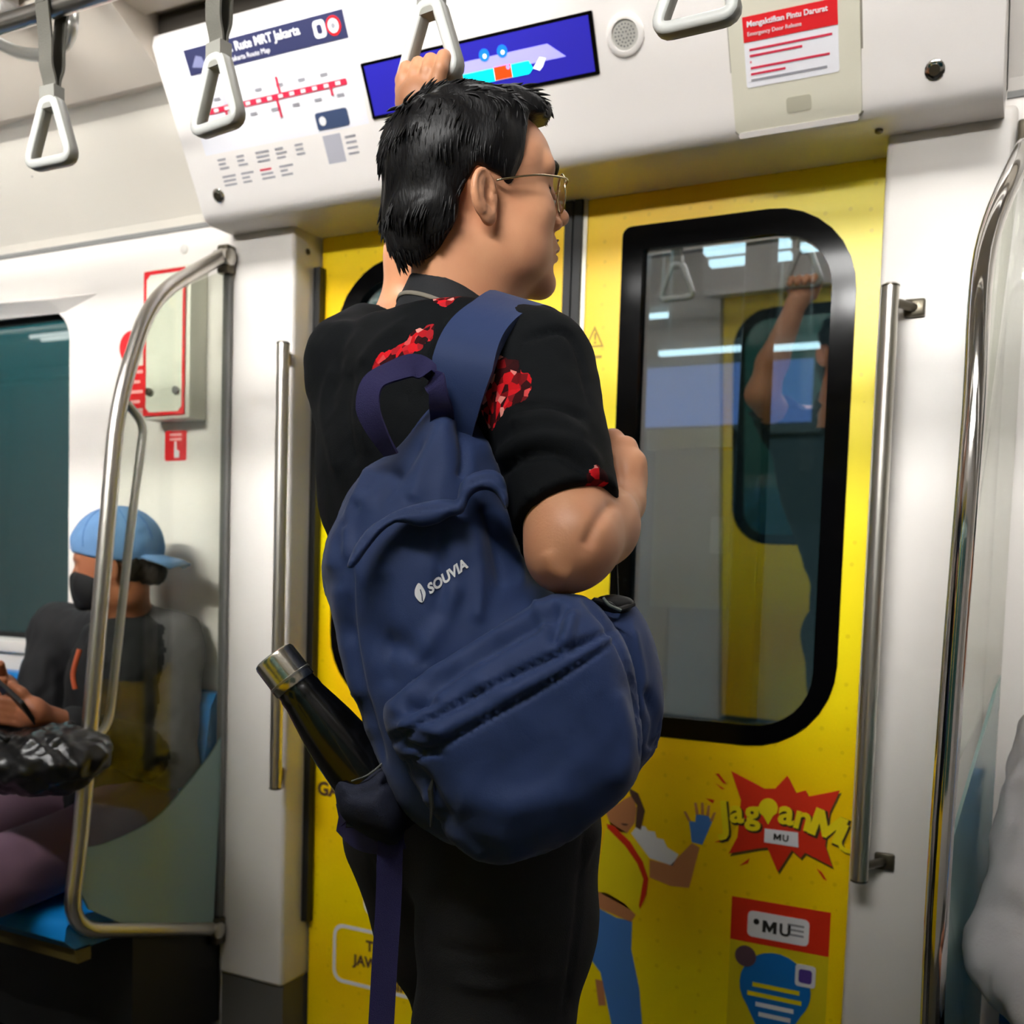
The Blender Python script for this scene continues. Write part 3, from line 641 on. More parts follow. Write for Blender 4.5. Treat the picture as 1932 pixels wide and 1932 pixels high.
# sloping hood above the left window
V = [(-3.6, WL, 1.99), (-2.26, WL, 1.935), (-2.40, WL, 1.885), (-3.6, WL, 1.885), (-3.6, WL-.04, 1.955), (-2.42, WL-.035, 1.912)]
pyd('window_hood', [(-3.6, WL+.001, 1.965), (-2.285, WL+.001, 1.915), (-2.42, WL+.001, 1.875), (-3.6, WL+.001, 1.885), (-3.6, WL-.045, 1.94), (-2.45, WL-.03, 1.905)], [(0, 4, 5, 1), (4, 3, 2, 5), (5, 2, 1), (0, 3, 4), (0, 1, 2, 3)], WHITE, wb)
box('window_sill', (-3.6, WL-.02, .925), (-2.40, WL+.03, .963), WHITE, wb, .008, 2)
# ---------------------------------------------------------------- extinguisher cabinet and stickers
cy0 = 1.955
c_ = [WY(a, b, cy0)[[0, 2]] for a, b in ((263, 515), (340, 508), (355, 778), (282, 785))]
xa, xb = (c_[0][0]+c_[3][0])/2-.003, (c_[1][0]+c_[2][0])/2+.003; za, zb = c_[3][1], c_[0][1]
t = empty('extinguisher_cabinet', ((xa+xb)/2, WL, za), 'cream wall cabinet with a red outline behind the bent steel tube', 'cabinet')
box('body', (xa-.006, cy0+.004, za-.008), (xb+.012, WL, zb+.008), mat('cabinet_cream', (226, 226, 212), .4), t, .005, 2)
box('door', (xa+.002, cy0, za+.002), (xb-.002, cy0+.006, zb-.002), mat('cabinet_door', (228, 230, 214), .35), t, .003, 1)
prism('red_outline', onY(rrect(xa, za, xb, zb, .003, 2), cy0), (0, -1, 0), .001, RED, t, hole=onY(rrect(xa+.009, za+.009, xb-.009, zb-.009, .012, 2), cy0))
for x in (xa+.025, xb-.025): lathe('catch', [(.010, 0), (.010, .004), (.006, .005)], (x, cy0-.004, za+.06), (0, -1, 0), DARKSTEEL if x < (xa+xb)/2 else GREYTRIM, t, 14)
cr = WY(248, 655, WL)
t = tag(prism('round_sticker', onY(disc(cr[0], cr[2], .043, 28), WL), (0, -1, 0), .0012, RED), 'round red prohibition sticker half hidden by the steel tube', 'sticker')
pyd('sticker_symbol', *[(lambda a: (a[0], a[1]))(tube_data([(cr[0]-.02, WL-.0015, cr[2]-.02), (cr[0]+.02, WL-.0015, cr[2]+.02)], .004, 6))][0], PRINTW, t)
a_, b_ = WY(238, 692, WL), WY(276, 770, WL)
t = tag(prism('instruction_sticker', onY(rrect(a_[0], b_[2], b_[0], a_[2], .004, 3), WL), (0, -1, 0), .0012, RED), 'red instruction sticker with white lines left of the cream cabinet', 'sticker')
for k in range(5): prism('white_line', onY([(a_[0]+.012, a_[2]-.02-k*.026), (b_[0]-.012-.01*(k % 2), a_[2]-.02-k*.026), (b_[0]-.012-.01*(k % 2), a_[2]-.012-k*.026), (a_[0]+.012, a_[2]-.012-k*.026)], WL-.0012), (0, -1, 0), .0008, mat('print_pink', (246, 178, 178), .5), t)
a_, b_ = WY(312, 813, WL), WY(352, 869, WL)
t = tag(prism('push_sticker', onY(rrect(a_[0], b_[2], b_[0], a_[2], .006, 4), WL), (0, -1, 0), .0012, RED), 'small square red sticker with a white hand below the cabinet', 'sticker')
mx_ = (a_[0]+b_[0])/2
prism('hand_symbol', onY([(mx_-.004, b_[2]+.008), (mx_+.012, b_[2]+.008), (mx_+.013, b_[2]+.025), (mx_+.004, b_[2]+.030), (mx_+.003, b_[2]+.05), (mx_-.003, b_[2]+.05), (mx_-.004, b_[2]+.03)], WL-.0012), (0, -1, 0), .0008, PRINTW, t)
for k in range(2): prism('white_line', onY([(mx_-.02, a_[2]-.014-k*.012), (mx_+.02, a_[2]-.014-k*.012), (mx_+.02, a_[2]-.008-k*.012), (mx_-.02, a_[2]-.008-k*.012)], WL-.0012), (0, -1, 0), .0008, mat('print_pink', (246, 178, 178), .5), t)
q = WY(348, 470, WL); t = tag(lathe('wall_cap', [(.012, 0), (.012, .003), (.009, .004)], q, (0, -1, 0), mat('cap_grey', (206, 202, 196), .5), None, 16), 'small round grey screw cap above the cream cabinet', 'cap')

# ---------------------------------------------------------------- blue bench seats
def bench(xa, xb, label):
    t = empty('bench_seat', ((xa+xb)/2, 1.8, 0), label, 'bench')
    back = [(1.99, .42), (1.93, .46), (1.945, .70), (1.965, .84), (1.985, .872), (2.015, .875), (2.015, .42)]
    o = extrudeX('backrest', back, xa, xb, SEATB, t); autosmooth(o, 50)
    seat = [(2.01, .40), (1.56, .42), (1.535, .405), (1.53, .375), (1.56, .345), (2.01, .34)]
    o = extrudeX('seat_pan', seat, xa, xb, SEATB, t); autosmooth(o, 50)
    extrudeX('front_trim', [(1.555, .35), (1.60, .35), (1.60, .315), (1.565, .315)], xa, xb, mat('seat_trim', (96, 84, 40), .5), t)
    extrudeX('heater_box', [(1.72, .02), (1.72, .33), (2.01, .33), (2.01, .02)], xa, xb, mat('heater_dark', (26, 26, 26), .6), t)
    return t
bench(-4.6, -1.822, 'blue moulded bench seat under the left window with a passenger'); bench(-.01, 2.6, 'blue bench seat beyond the right partition')
# ================================================================ IMPLICIT-SURFACE MODELLING TOOLS
def nrm(v): v = np.array(v, float); return v/np.linalg.norm(v)
def s_cone(P, a, b, ra, rb):
    a = np.asarray(a, np.float32); ba = np.asarray(b, np.float32)-a; pa = P-a
    t = np.clip(pa@ba/np.dot(ba, ba), 0, 1); q = pa-t[:, None]*ba
    return np.sqrt((q*q).sum(1))-(ra+(rb-ra)*t)
def s_ell(P, c, r, M=None):
    q = P-np.asarray(c, np.float32)
    if M is not None: q = q@np.asarray(M, np.float32).T      # rows of M = local axes
    r = np.asarray(r, np.float32); k0 = np.sqrt(((q/r)**2).sum(1)); k1 = np.sqrt(((q/(r*r))**2).sum(1))+1e-9
    return k0*(k0-1)/k1
def s_box(P, c, h, M=None, rd=.01):
    q = P-np.asarray(c, np.float32)
    if M is not None: q = q@np.asarray(M, np.float32).T
    q = np.abs(q)-(np.asarray(h, np.float32)-rd); return np.sqrt((np.maximum(q, 0)**2).sum(1))+np.minimum(q.max(1), 0)-rd
def smin(a, b, k):
    h = np.clip(.5+.5*(b-a)/k, 0, 1); return b+(a-b)*h-k*h*(1-h)
def smax(a, b, k): return -smin(-a, -b, k)
def s_poly(x, y, poly):
    """signed 2D distance to polygon (negative inside)"""
    poly = np.asarray(poly, np.float32); d = np.full(x.shape, 1e18, np.float32); ins = np.zeros(x.shape, bool); N = len(poly)
    for i in range(N):
        ax, ay = poly[i-1]; bx, by = poly[i]; ex, ey = bx-ax, by-ay; wx, wy = x-ax, y-ay
        t = np.clip((wx*ex+wy*ey)/(ex*ex+ey*ey+1e-12), 0, 1); d = np.minimum(d, (wx-ex*t)**2+(wy-ey*t)**2)
        c = ((ay <= y) & (by > y)) | ((by <= y) & (ay > y))
        if abs(ey) > 1e-12: ins ^= c & (x < ax+(y-ay)/ey*ex)
    d = np.sqrt(d); return np.where(ins, -d, d)
_cam32 = CAM.astype(np.float32); _B = np.stack([CR, CU, CF]).astype(np.float32)
def to_px(P):
    q = (P-_cam32)@_B.T; return PCX+FPX*q[:, 0]/q[:, 2], PCY-FPX*q[:, 1]/q[:, 2], q[:, 2]
def s_pillow(P, poly, Zc, T, R, tx=0., ty=0., cx=900., cy=1200.):
    """outline traced at depth Zc, given real thickness 2T with edges rounded by R"""
    px, py, Z = to_px(P); d2 = s_poly(px, py, poly)*Z/FPX
    zc = Zc+tx*(px-cx)/1000+ty*(py-cy)/1000
    s = np.clip(-d2/R, 0, 1); pr = T*np.sqrt(np.maximum(1-(1-s)**2, 0))
    return np.maximum((np.abs(Z-zc)-pr)*.6, d2)
def sdf_mesh(fn, lo, hi, h, st=4):
    lo = np.asarray(lo, np.float32); n = (np.ceil((np.asarray(hi)-lo)/(h*st)).astype(int))*st+1
    ax = [lo[i]+h*np.arange(n[i], dtype=np.float32) for i in range(3)]
    ca = [a[::st] for a in ax]; G = np.stack(np.meshgrid(*ca, indexing='ij'), -1).reshape(-1, 3)
    Cv = fn(G).reshape([len(a) for a in ca]); V = Cv
    for i in range(3): V = np.repeat(V, st, axis=i)
    V = np.ascontiguousarray(V[st//2:st//2+n[0], st//2:st//2+n[1], st//2:st//2+n[2]]).astype(np.float32)
    idx = np.argwhere(np.abs(V) < h*st*2.2)
    Pf = np.stack([ax[i][idx[:, i]] for i in range(3)], -1); out = np.empty(len(Pf), np.float32)
    for s in range(0, len(Pf), 400000): out[s:s+400000] = fn(Pf[s:s+400000])
    V[idx[:, 0], idx[:, 1], idx[:, 2]] = out
    S = V < 0
    c = np.zeros(np.array(S.shape)-1, np.int8)
    offs = [(i, j, k) for i in (0, 1) for j in (0, 1) for k in (0, 1)]
    for i, j, k in offs: c += S[i:S.shape[0]-1+i, j:S.shape[1]-1+j, k:S.shape[2]-1+k]
    cells = np.argwhere((c > 0) & (c < 8)); vid = np.full(c.shape, -1, np.int64); vid[cells[:, 0], cells[:, 1], cells[:, 2]] = np.arange(len(cells))
    vals = {o: V[cells[:, 0]+o[0], cells[:, 1]+o[1], cells[:, 2]+o[2]] for o in offs}
    acc = np.zeros((len(cells), 3)); cnt = np.zeros(len(cells))
    for o in offs:
        for a in range(3):
            if o[a] == 0:
                o2 = list(o); o2[a] = 1; o2 = tuple(o2); va, vb = vals[o], vals[o2]; m = (va < 0) != (vb < 0)
                t = np.where(m, va/np.where(m, va-vb, 1), 0)
                p = np.array(o, float)[None]+np.zeros((len(cells), 3)); p[:, a] = t
                acc[m] += p[m]; cnt[m] += 1
    verts = lo+h*(cells+acc/cnt[:, None]); quads = []
    for a in range(3):
        b_, c_ = (a+1) % 3, (a+2) % 3
        sl0 = [slice(None)]*3; sl1 = [slice(None)]*3; sl0[a] = slice(0, -1); sl1[a] = slice(1, None)
        ch = S[tuple(sl0)] != S[tuple(sl1)]; e = np.argwhere(ch)
        e = e[(e[:, b_] > 0) & (e[:, c_] > 0) & (e[:, b_] < S.shape[b_]-1) & (e[:, c_] < S.shape[c_]-1)]
        if not len(e): continue
        def cid(db, dc):
            q = e.copy(); q[:, b_] -= db; q[:, c_] -= dc; return vid[q[:, 0], q[:, 1], q[:, 2]]
        Q = np.stack([cid(1, 1), cid(0, 1), cid(0, 0), cid(1, 0)], 1)
        s = S[e[:, 0], e[:, 1], e[:, 2]]; Q[~s] = Q[~s][:, ::-1]; quads.append(Q)
    return verts, np.concatenate(quads)
def normals_of(V, Q):
    n = np.cross(V[Q[:, 2]]-V[Q[:, 0]], V[Q[:, 3]]-V[Q[:, 1]]); N = np.zeros_like(V)
    for k in range(4): np.add.at(N, Q[:, k], n)
    return N/(np.linalg.norm(N, axis=1)[:, None]+1e-12)
def relax(V, Q, it=1, lam=.5):
    for _ in range(it):
        A = np.zeros_like(V); c = np.zeros(len(V))
        for k in range(4):
            a, b = Q[:, k], Q[:, (k+1) % 4]
            np.add.at(A, a, V[b]); np.add.at(A, b, V[a]); np.add.at(c, a, 1); np.add.at(c, b, 1)
        V = V+lam*(A/np.maximum(c, 1)[:, None]-V)
    return V
def folds(V, Q, lst):
    """push the surface in or out along fold lines seen from the front: (polyline, width px, height m)"""
    N = normals_of(V, Q); px, py, Z = to_px(V.astype(np.float32)); face = np.clip(-(N*nrm(CF)).sum(1)*3, 0, 1); D_ = np.zeros(len(V))
    for pl_, wd, ht in lst:
        c = catmull(np.array(pl_, float), 5); d = np.full(len(V), 1e9); tt = np.zeros(len(V)); M = len(c)-1
        for i in range(M):
            a, b = c[i], c[i+1]; e = b-a; t = np.clip(((px-a[0])*e[0]+(py-a[1])*e[1])/(e@e+1e-9), 0, 1)
            dd = np.hypot(px-a[0]-e[0]*t, py-a[1]-e[1]*t); m = dd < d; d[m] = dd[m]; tt[m] = (i+t[m])/M
        env = np.clip(np.minimum(tt, 1-tt)*6+.25, 0, 1)
        D_ += ht*np.exp(-(d/wd)**2)*env
    return V+N*(D_*face)[:, None]
def vnoise(P, sc, seed=0):
    """cheap smooth noise from summed sines"""
    r = np.random.RandomState(seed); out = np.zeros(len(P))
    for k in range(7):
        d = r.normal(size=3); d /= np.linalg.norm(d); f = sc*(.6+r.rand()*1.1); out += np.sin((P@d)*f*6.283+r.rand()*6.283+1.3*np.sin((P@np.roll(d, 1))*f*3.7))
    return out/4
def qmesh(name, V, Q, material, parent=None, smooth=True):
    me = bpy.data.meshes.new(name); me.vertices.add(len(V)); me.vertices.foreach_set('co', np.asarray(V, np.float32).ravel())
    me.loops.add(len(Q)*4); me.loops.foreach_set('vertex_index', Q.ravel().astype(np.int32)); me.polygons.add(len(Q))
    me.polygons.foreach_set('loop_start', (np.arange(len(Q))*4).astype(np.int32)); me.polygons.foreach_set('loop_total', np.full(len(Q), 4, np.int32))
    me.update(calc_edges=True); me.validate()
    o = link(name, me, material, None, smooth)
    if parent is not None: adopt(o, parent)
    return o
def join_q(parts):
    Vs, Qs, o = [], [], 0
    for V, Q in parts: Vs.append(V); Qs.append(Q+o); o += len(V)
    return np.concatenate(Vs), np.concatenate(Qs)
def bounds(pts, pad): p = np.array(pts); return p.min(0)-pad, p.max(0)+pad
def chain(P, d, pts, rad, k):
    for i in range(len(pts)-1):
        c = s_cone(P, pts[i], pts[i+1], rad[i], rad[i+1]); d = c if d is None else smin(d, c, k)
    return d

# ---------------------------------------------------------------- materials for people
def skin_mat(name, rgb, redder):
    m = bpy.data.materials.new(name); m.use_nodes = True; nt = m.node_tree; b = nt.nodes['Principled BSDF']
    tc = nt.nodes.new('ShaderNodeTexCoord'); n = nt.nodes.new('ShaderNodeTexNoise'); n.inputs['Scale'].default_value = 26; n.inputs['Detail'].default_value = 5
    mx = nt.nodes.new('ShaderNodeMix'); mx.data_type = 'RGBA'; mx.inputs[6].default_value = (*lin(rgb), 1); mx.inputs[7].default_value = (*lin(redder), 1)
    n2 = nt.nodes.new('ShaderNodeTexNoise'); n2.inputs['Scale'].default_value = 420; bp = nt.nodes.new('ShaderNodeBump'); bp.inputs['Strength'].default_value = .08; bp.inputs['Distance'].default_value = .002
    nt.links.new(tc.outputs['Object'], n.inputs[0]); nt.links.new(tc.outputs['Object'], n2.inputs[0]); nt.links.new(n.outputs[0], mx.inputs[0]); nt.links.new(mx.outputs[2], b.inputs['Base Color'])
    nt.links.new(n2.outputs[0], bp.inputs['Height']); nt.links.new(bp.outputs[0], b.inputs['Normal'])
    b.inputs['Roughness'].default_value = .48; b.inputs['Sheen Weight'].default_value = .05
    return m
SKIN = skin_mat('skin_tan', (220, 164, 124), (206, 138, 102)); SKIN2 = skin_mat('skin_brown', (188, 122, 84), (170, 100, 70))
HAIR = mat('black_hair', (6, 5, 6), .5, spec=.28, bump=.25, bscale=260, stretch=(1, 1, .25))
NAVY = mat('navy_nylon', (36, 55, 98), .68, bump=.10, bscale=900, spec=.3, sheen=.1, crease=.07, cscale=12)
NAVYW = mat('purple_navy_webbing', (34, 30, 84), .75, bump=.5, bscale=1200)
JEAN = mat('black_denim', (15, 15, 17), .85, bump=.25, bscale=700, var=.3, vscale=30)

# ================================================================ STANDING MAN
man = empty('person', (float(W(925, 1700, 1.25)[0]), float(W(925, 1700, 1.25)[1]), 0), 'standing man in black floral shirt and glasses wearing a navy backpack', 'person')
# ---- head in its own frame: x forward, y left, z up
HA = math.radians(20); HO = W(890, 375, 1.30); HS = 1.0
hx = _R0*math.cos(HA)+_F0*math.sin(HA); hz = np.array([0, 0, 1.]); hy = np.cross(hz, hx)
_a, _b = math.radians(5), math.radians(8)                  # chin up a little, leaning towards the near shoulder
hx, hz = hx*math.cos(_a)+hz*math.sin(_a), hz*math.cos(_a)-hx*math.sin(_a)
hy, hz = hy*math.cos(_b)+hz*math.sin(_b), hz*math.cos(_b)-hy*math.sin(_b); HM = np.stack([hx, hy, hz], 1)   # columns
def h2w(V): return HO+(np.asarray(V, float)@HM.T)
def rotY(a): c, s = math.cos(a), math.sin(a); return np.array([[c, 0, s], [0, 1, 0], [-s, 0, c]])
def head_sdf(P):
    y = np.abs(P[:, 1]); A = np.stack([P[:, 0], y, P[:, 2]], 1)
    d = s_ell(P, (-.004, 0, .034), (.098, .077, .078))
    d = smin(d, s_ell(P, (.042, 0, .040), (.060, .066, .058)), .02)
    d = smin(d, s_ell(P, (.046, 0, -.025), (.058, .062, .064)), .025)
    d = smin(d, s_ell(P, (.050, 0, -.072), (.056, .057, .044)), .022)
    d = smin(d, s_ell(A, (.040, .040, -.055), (.042, .026, .042)), .022)      # full cheek/jaw
    d = smin(d, s_ell(A, (.070, .038, -.018), (.024, .022, .022)), .02)       # cheekbone
    d = smin(d, s_ell(P, (.092, 0, -.100), (.021, .024, .019)), .018)         # chin
    d = smin(d, s_cone(A, (.096, 0, .034), (.082, .044, .036), .012, .011), .012)
    d = smax(d, -s_ell(A, (.110, .033, .012), (.020, .020, .0135)), .012)       # eye socket
    d = smin(d, s_ell(A, (.0795, .031, .013), (.0150, .0155, .0125)), .004)      # lids
    d = smax(d, -s_box(A, (.096, .032, .0115), (.012, .013, .0012), None, .001), .0025)
    nz = s_cone(P, (.098, 0, .022), (.118, 0, -.016), .0075, .0105)
    d = smin(d, nz, .010); d = smin(d, s_ell(P, (.1215, 0, -.0165), (.0105, .0115, .0095)), .006)
    d = smin(d, s_ell(A, (.108, .0125, -.026), (.0105, .0075, .0085)), .005)
    d = smax(d, -s_ell(A, (.115, .0065, -.034), (.006, .0042, .005)), .003)
    d = smin(d, s_ell(P, (.098, 0, -.056), (.016, .026, .020)), .012)          # muzzle
    d = smin(d, s_ell(P, (.1085, 0, -.0565), (.0085, .021, .0055)), .004); d = smin(d, s_ell(P, (.1065, 0, -.069), (.0085, .019, .0065)), .004)
    d = smax(d, -s_box(P, (.114, 0, -.0628), (.010, .023, .0009), None, .0008), .003)
    d = smax(d, -s_ell(P, (.114, 0, -.082), (.010, .018, .006)), .008)
    # neck
    d = smin(d, s_cone(P, (-.020, 0, -.055), (-.016, .012, -.22), .058, .062), .03)
    d = smin(d, s_cone(P, (.01, 0, -.075), (.002, .010, -.21), .048, .053), .03)
    # ears
    E = np.stack([P[:, 0]+.010, y-.0800, P[:, 2]+.013], 1)/np.float32(.88)
    c, s = math.cos(.42), -math.sin(.42); E = np.stack([E[:, 0]*c+E[:, 1]*s, -E[:, 0]*s+E[:, 1]*c, E[:, 2]], 1)      # flare outward towards the back
    c, s = math.cos(.20), math.sin(.20); E = np.stack([E[:, 0]*c+E[:, 2]*s, E[:, 1], -E[:, 0]*s+E[:, 2]*c], 1)
    ear = s_ell(E, (0, 0, .004), (.0235, .0078, .033)); ear = smin(ear, s_ell(E, (.004, -.001, -.024), (.0125, .007, .0125)), .006)
    ear = smax(ear, -s_ell(E, (.004, .008, .004), (.0125, .0075, .0215)), .004)
    a = np.linspace(-.35, 2*math.pi*.62, 14); ring = [(-.0015+.0165*math.cos(t+.35)*(1 if math.cos(t+.35) > 0 else 1.05), .0035, .008+.0270*math.sin(t+.35)) for t in a]
    rg = None
    for i in range(len(ring)-1):
        c_ = s_cone(E, ring[i], ring[i+1], .0036, .0036); rg = c_ if rg is None else np.minimum(rg, c_)
    ear = smin(ear, rg, .003)
    ah = [(.000, .002, .020), (-.007, .0035, .008), (-.006, .0035, -.008), (.002, .003, -.016)]
    for i in range(3): ear = smin(ear, s_cone(E, ah[i], ah[i+1], .0028, .0028), .003)
    ear = smin(ear, s_ell(E, (.012, .001, -.002), (.0045, .004, .007)), .003)
    return smin(d, ear*np.float32(.88), .004)
hv, hq_ = sdf_mesh(head_sdf, (-.13, -.115, -.215), (.145, .115, .14), .0021)
head_part = (h2w(hv), hq_)

# ---- arms and hands
RS, RE, RW = W(1015, 702, 1.17), W(1080, 1022, 1.05), W(1170, 948, 1.185)
LS, LE, LW = W(672, 680, 1.42), W(772, 600, 1.53), W(800, 228, 1.425)
def rarm(P):
    d = s_cone(P, RS, RE, .052, .044); mid = W(1128, 992, 1.11)
    d = smin(d, s_cone(P, RE, mid, .045, .042), .02); d = smin(d, s_cone(P, mid, RW, .040, .027), .02)
    d = smin(d, s_ell(P, W(1058, 1062, 1.04), (.026, .026, .024)), .025)
    K = [(1131, 842, 1.232, .0130), (1156, 831, 1.212, .0135), (1181, 845, 1.200, .013), (1198, 872, 1.192, .012)]
    h_ = s_ell(P, W(1166, 905, 1.205), (.032, .030, .036)); h_ = smin(h_, s_cone(P, RW, W(1166, 895, 1.205), .027, .030), .015)
    for a, b, z, r in K:
        kn = W(a, b, z); h_ = smin(h_, s_cone(P, W(1168, 930, 1.195), kn, .016, r), .010)
    d = smin(d, h_, .012)
    for a, b, z, r in K:
        kn = W(a, b, z); p1 = W(a-8, b+8, z+.042); p2 = W(a-4, b+42, z+.052); p3 = W(a+2, b+56, z+.03)
        f_ = chain(P, None, [kn, p1, p2, p3], [r, .0105, .0095, .0085], .004); d = smin(d, f_, .003)
    th = chain(P, None, [W(1140, 925, 1.21), W(1120, 890, 1.25), W(1122, 862, 1.268), W(1135, 848, 1.275)], [.016, .0125, .011, .009], .005)
    d = smin(d, th, .006)
    return smax(d, -(s_ell(P, RS-np.array([0, 0, -.02]), (.03, .03, .03))), .01)
ra = sdf_mesh(rarm, *bounds([RS, RE, RW, W(1150, 815, 1.2), W(1165, 870, 1.3)], .075), .0028)
ra = (folds(ra[0], ra[1], [([(1158, 945), (1128, 985), (1105, 1035)], 13, -.005), ([(1030, 1040), (1045, 1075), (1075, 1095)], 16, .003), ([(1150, 860), (1160, 900), (1168, 935)], 6, -.002), ([(1175, 868), (1178, 905), (1178, 935)], 6, -.002)]), ra[1])
SB_ = np.array([-.772, 1.237, 1.864])              # middle of the strap's lower bar
def larm(P):
    el = LE; d = s_cone(P, LS, el, .042, .043); m1 = W(783, 480, 1.50)
    d = smin(d, s_cone(P, el, m1, .043, .041), .02); d = smin(d, s_cone(P, m1, LW, .041, .0265), .02)
    palm = W(792, 188, 1.40); d = smin(d, s_cone(P, LW, palm, .0265, .026), .015)
    d = smin(d, s_ell(P, palm, (.034, .024, .026)), .012)
    u = np.array([1, -.1, 0]); u = u/np.linalg.norm(u)
    for i, (o, r) in enumerate(((.034, .0092), (.0125, .0098), (-.0085, .0098), (-.0285, .009))):
        c = SB_+u*o
        pts = [palm+u*o*.8+np.array([0, -.006, -.002]), c+np.array([0, -.023, .000]), c+np.array([0, -.016, .017]), c+np.array([0, .008, .0195]), c+np.array([0, .022, .006])]
        d = smin(d, chain(P, None, pts, [.012, r, r, r*.95, r*.85], .005), .004)
    th = chain(P, None, [W(778, 200, 1.41), W(764, 172, 1.415), W(762, 152, 1.42), W(772, 140, 1.425)], [.015, .0125, .0115, .009], .005)
    return smin(d, th, .008)
la = sdf_mesh(larm, *bounds([LS, LE, LW, SB_+np.array([.06, .05, .05]), SB_-np.array([.06, .05, .03])], .07), .003)

# ---- torso frame
SM_ = (RS+LS)/2; tl = LS-RS; tl[2] = 0; tl = nrm(tl); tf = np.cross(tl, [0, 0, 1.]); tf = nrm(tf)
if np.dot(tf, CF) < 0: tf = -tf
TM = np.stack([tf, tl, np.array([0, 0, 1.])])                        # rows
NB = h2w([(-.014, .012, -.185)])[0]
HIPC = W(895, 1520, 1.27)
def torso(P, g=0.):
    d = s_ell(P, SM_+np.array([0, 0, -.13])+tf*.0, (.112+g, .170+g, .22+g), TM)
    d = smin(d, s_cone(P, RS+tl*.03, LS-tl*.03, .060+g, .056+g), .05)
    d = smin(d, s_cone(P, NB+np.array([0, 0, -.03]), RS+np.array([0, 0, .006])+tl*.03, .05+g, .052+g), .03); d = smin(d, s_cone(P, NB+np.array([0, 0, -.03]), LS+np.array([0, 0, .008])-tl*.03, .05+g, .05+g), .03)
    wa = (SM_+HIPC)/2+np.array([0, 0, -.04])
    d = smin(d, s_ell(P, wa, (.110+g, .150+g, .20+g), TM), .06)
    d = smin(d, s_ell(P, HIPC+np.array([0, 0, .03]), (.115+g, .160+g, .13+g), TM), .05)
    return d
def legs(P, g=0.):
    rh = [W(965, 1560, 1.20), W(957, 1750, 1.19), W(932, 1932, 1.19)]; foot = rh[-1]*1; rh += [np.array([foot[0]-.01, foot[1]+.01, .42]), np.array([foot[0]-.01, foot[1]-.03, .09])]
    lh = [W(795, 1575, 1.33), W(848, 1750, 1.355), W(905, 1915, 1.40)]; f2 = lh[-1]; lh += [np.array([f2[0]+.03, f2[1]+.03, .42]), np.array([f2[0]+.04, f2[1]+.0, .09])]
    d = s_ell(P, HIPC+np.array([0, 0, -.02]), (.112+g, .160+g, .11+g), TM)
    d = smin(d, chain(P, None, rh, [.100+g, .094+g, .083+g, .060+g, .048+g], .03), .03)
    d2 = chain(P, None, lh, [.096+g, .084+g, .076+g, .058+g, .048+g], .03)
    return smin(d, d2, .018)
def body_core(P): return smin(torso(P, -.012), legs(P, -.012), .03)
bc = sdf_mesh(body_core, *bounds([RS, LS, np.array([man.location.x, man.location.y, .05]), HIPC+.15, HIPC-.15], .14), .011)
bv, bq = join_q([head_part, ra, la, bc])
body = qmesh('body', bv, bq, SKIN, man)

# ---- eyes, brows, moustache, lips, glasses
for s in (-1, 1):
    e = pyd('eye', *(lambda V, F: (h2w(V), F))(*tube_data([(.0795-.0135+.0270*k/8, s*.031, .0118) for k in range(9)], [.0132*math.sin(math.pi*(k+.02)/8.04)+.0001 for k in range(9)], 14)), mat('eye_white', (216, 206, 196), .2), man, True)
    V, Fc = tube_data([(.0900, s*.0315, .0118), (.0930, s*.0315, .0118)], [.0062, .0048], 14); pyd('iris', h2w(V), Fc, mat('iris_dark', (24, 14, 10), .15), e, True)
    V, Fc = tube_data(catmull([(.108, s*.012, .032), (.104, s*.026, .040), (.092, s*.042, .040), (.082, s*.050, .034)], 5), [.0022, .0030, .0034, .0036, .0037, .0038, .0038, .0038, .0037, .0036, .0034, .003, .0028, .0024, .002, .0015], 6)
    pyd('eyebrow', h2w(np.array(V)), Fc, HAIR, man, True)
for s in (-1, 1):
    V, Fc = tube_data([(.1165, s*.001, -.0435), (.113, s*.012, -.0455), (.106, s*.022, -.051)], [.0010, .0012, .0006], 6); pyd('moustache', h2w(np.array(V)), Fc, mat('moustache_shade', (92, 62, 48), .7), man, True)
LIPM = mat('lip_skin', (176, 104, 88), .45)
for z, xx, r in ((-.0570, .1125, .0046), (-.0692, .1103, .0052)):
    V, Fc = tube_data(catmull([(xx-.016, -.023, z-.002), (xx-.004, -.012, z), (xx, 0, z+.0005), (xx-.004, .012, z), (xx-.016, .023, z-.002)], 4), np.array([.001]+[r*math.sin(math.pi*(.12+.76*k/15)) for k in range(15)]+[.001]), 8); pyd('lip', h2w(np.array(V)), Fc, LIPM, man, True)
gl = empty('eyeglasses', h2w([(.108, 0, .01)])[0], 'thin gold metal eyeglasses with round lenses on the standing man', 'glasses')
GOLDM = mat('gold_wire', (206, 190, 150), .18, 1.0); LENS = pane_mat('lens', (246, 244, 240), .04)
for s in (-1, 1):
    rim = [(.112-.010*((abs(y_)-.012)/.05), y_, z_) for y_, z_ in [(s*(.0345+.0240*math.cos(a)), .006+.0225*math.sin(a)) for a in np.linspace(0, 2*math.pi, 28, endpoint=False)]]
    V, Fc = tube_data(rim, .0012, 8, closed=True); r_ = pyd('rim', h2w(np.array(V)), Fc, GOLDM, gl, True)
    C0 = np.mean(rim, 0); V = [C0]+rim; pyd('lens', h2w(np.array(V)), [(0, i+1, (i+1) % 28+1) for i in range(28)], LENS, gl)
    V, Fc = tube_data(catmull([(.1035, s*.058, .013), (.098, s*.071, .017), (.06, s*.0785, .017), (.022, s*.0805, .011), (.006, s*.076, .008)], 6), .0013, 8); pyd('temple_arm', h2w(np.array(V)), Fc, GOLDM, gl, True)
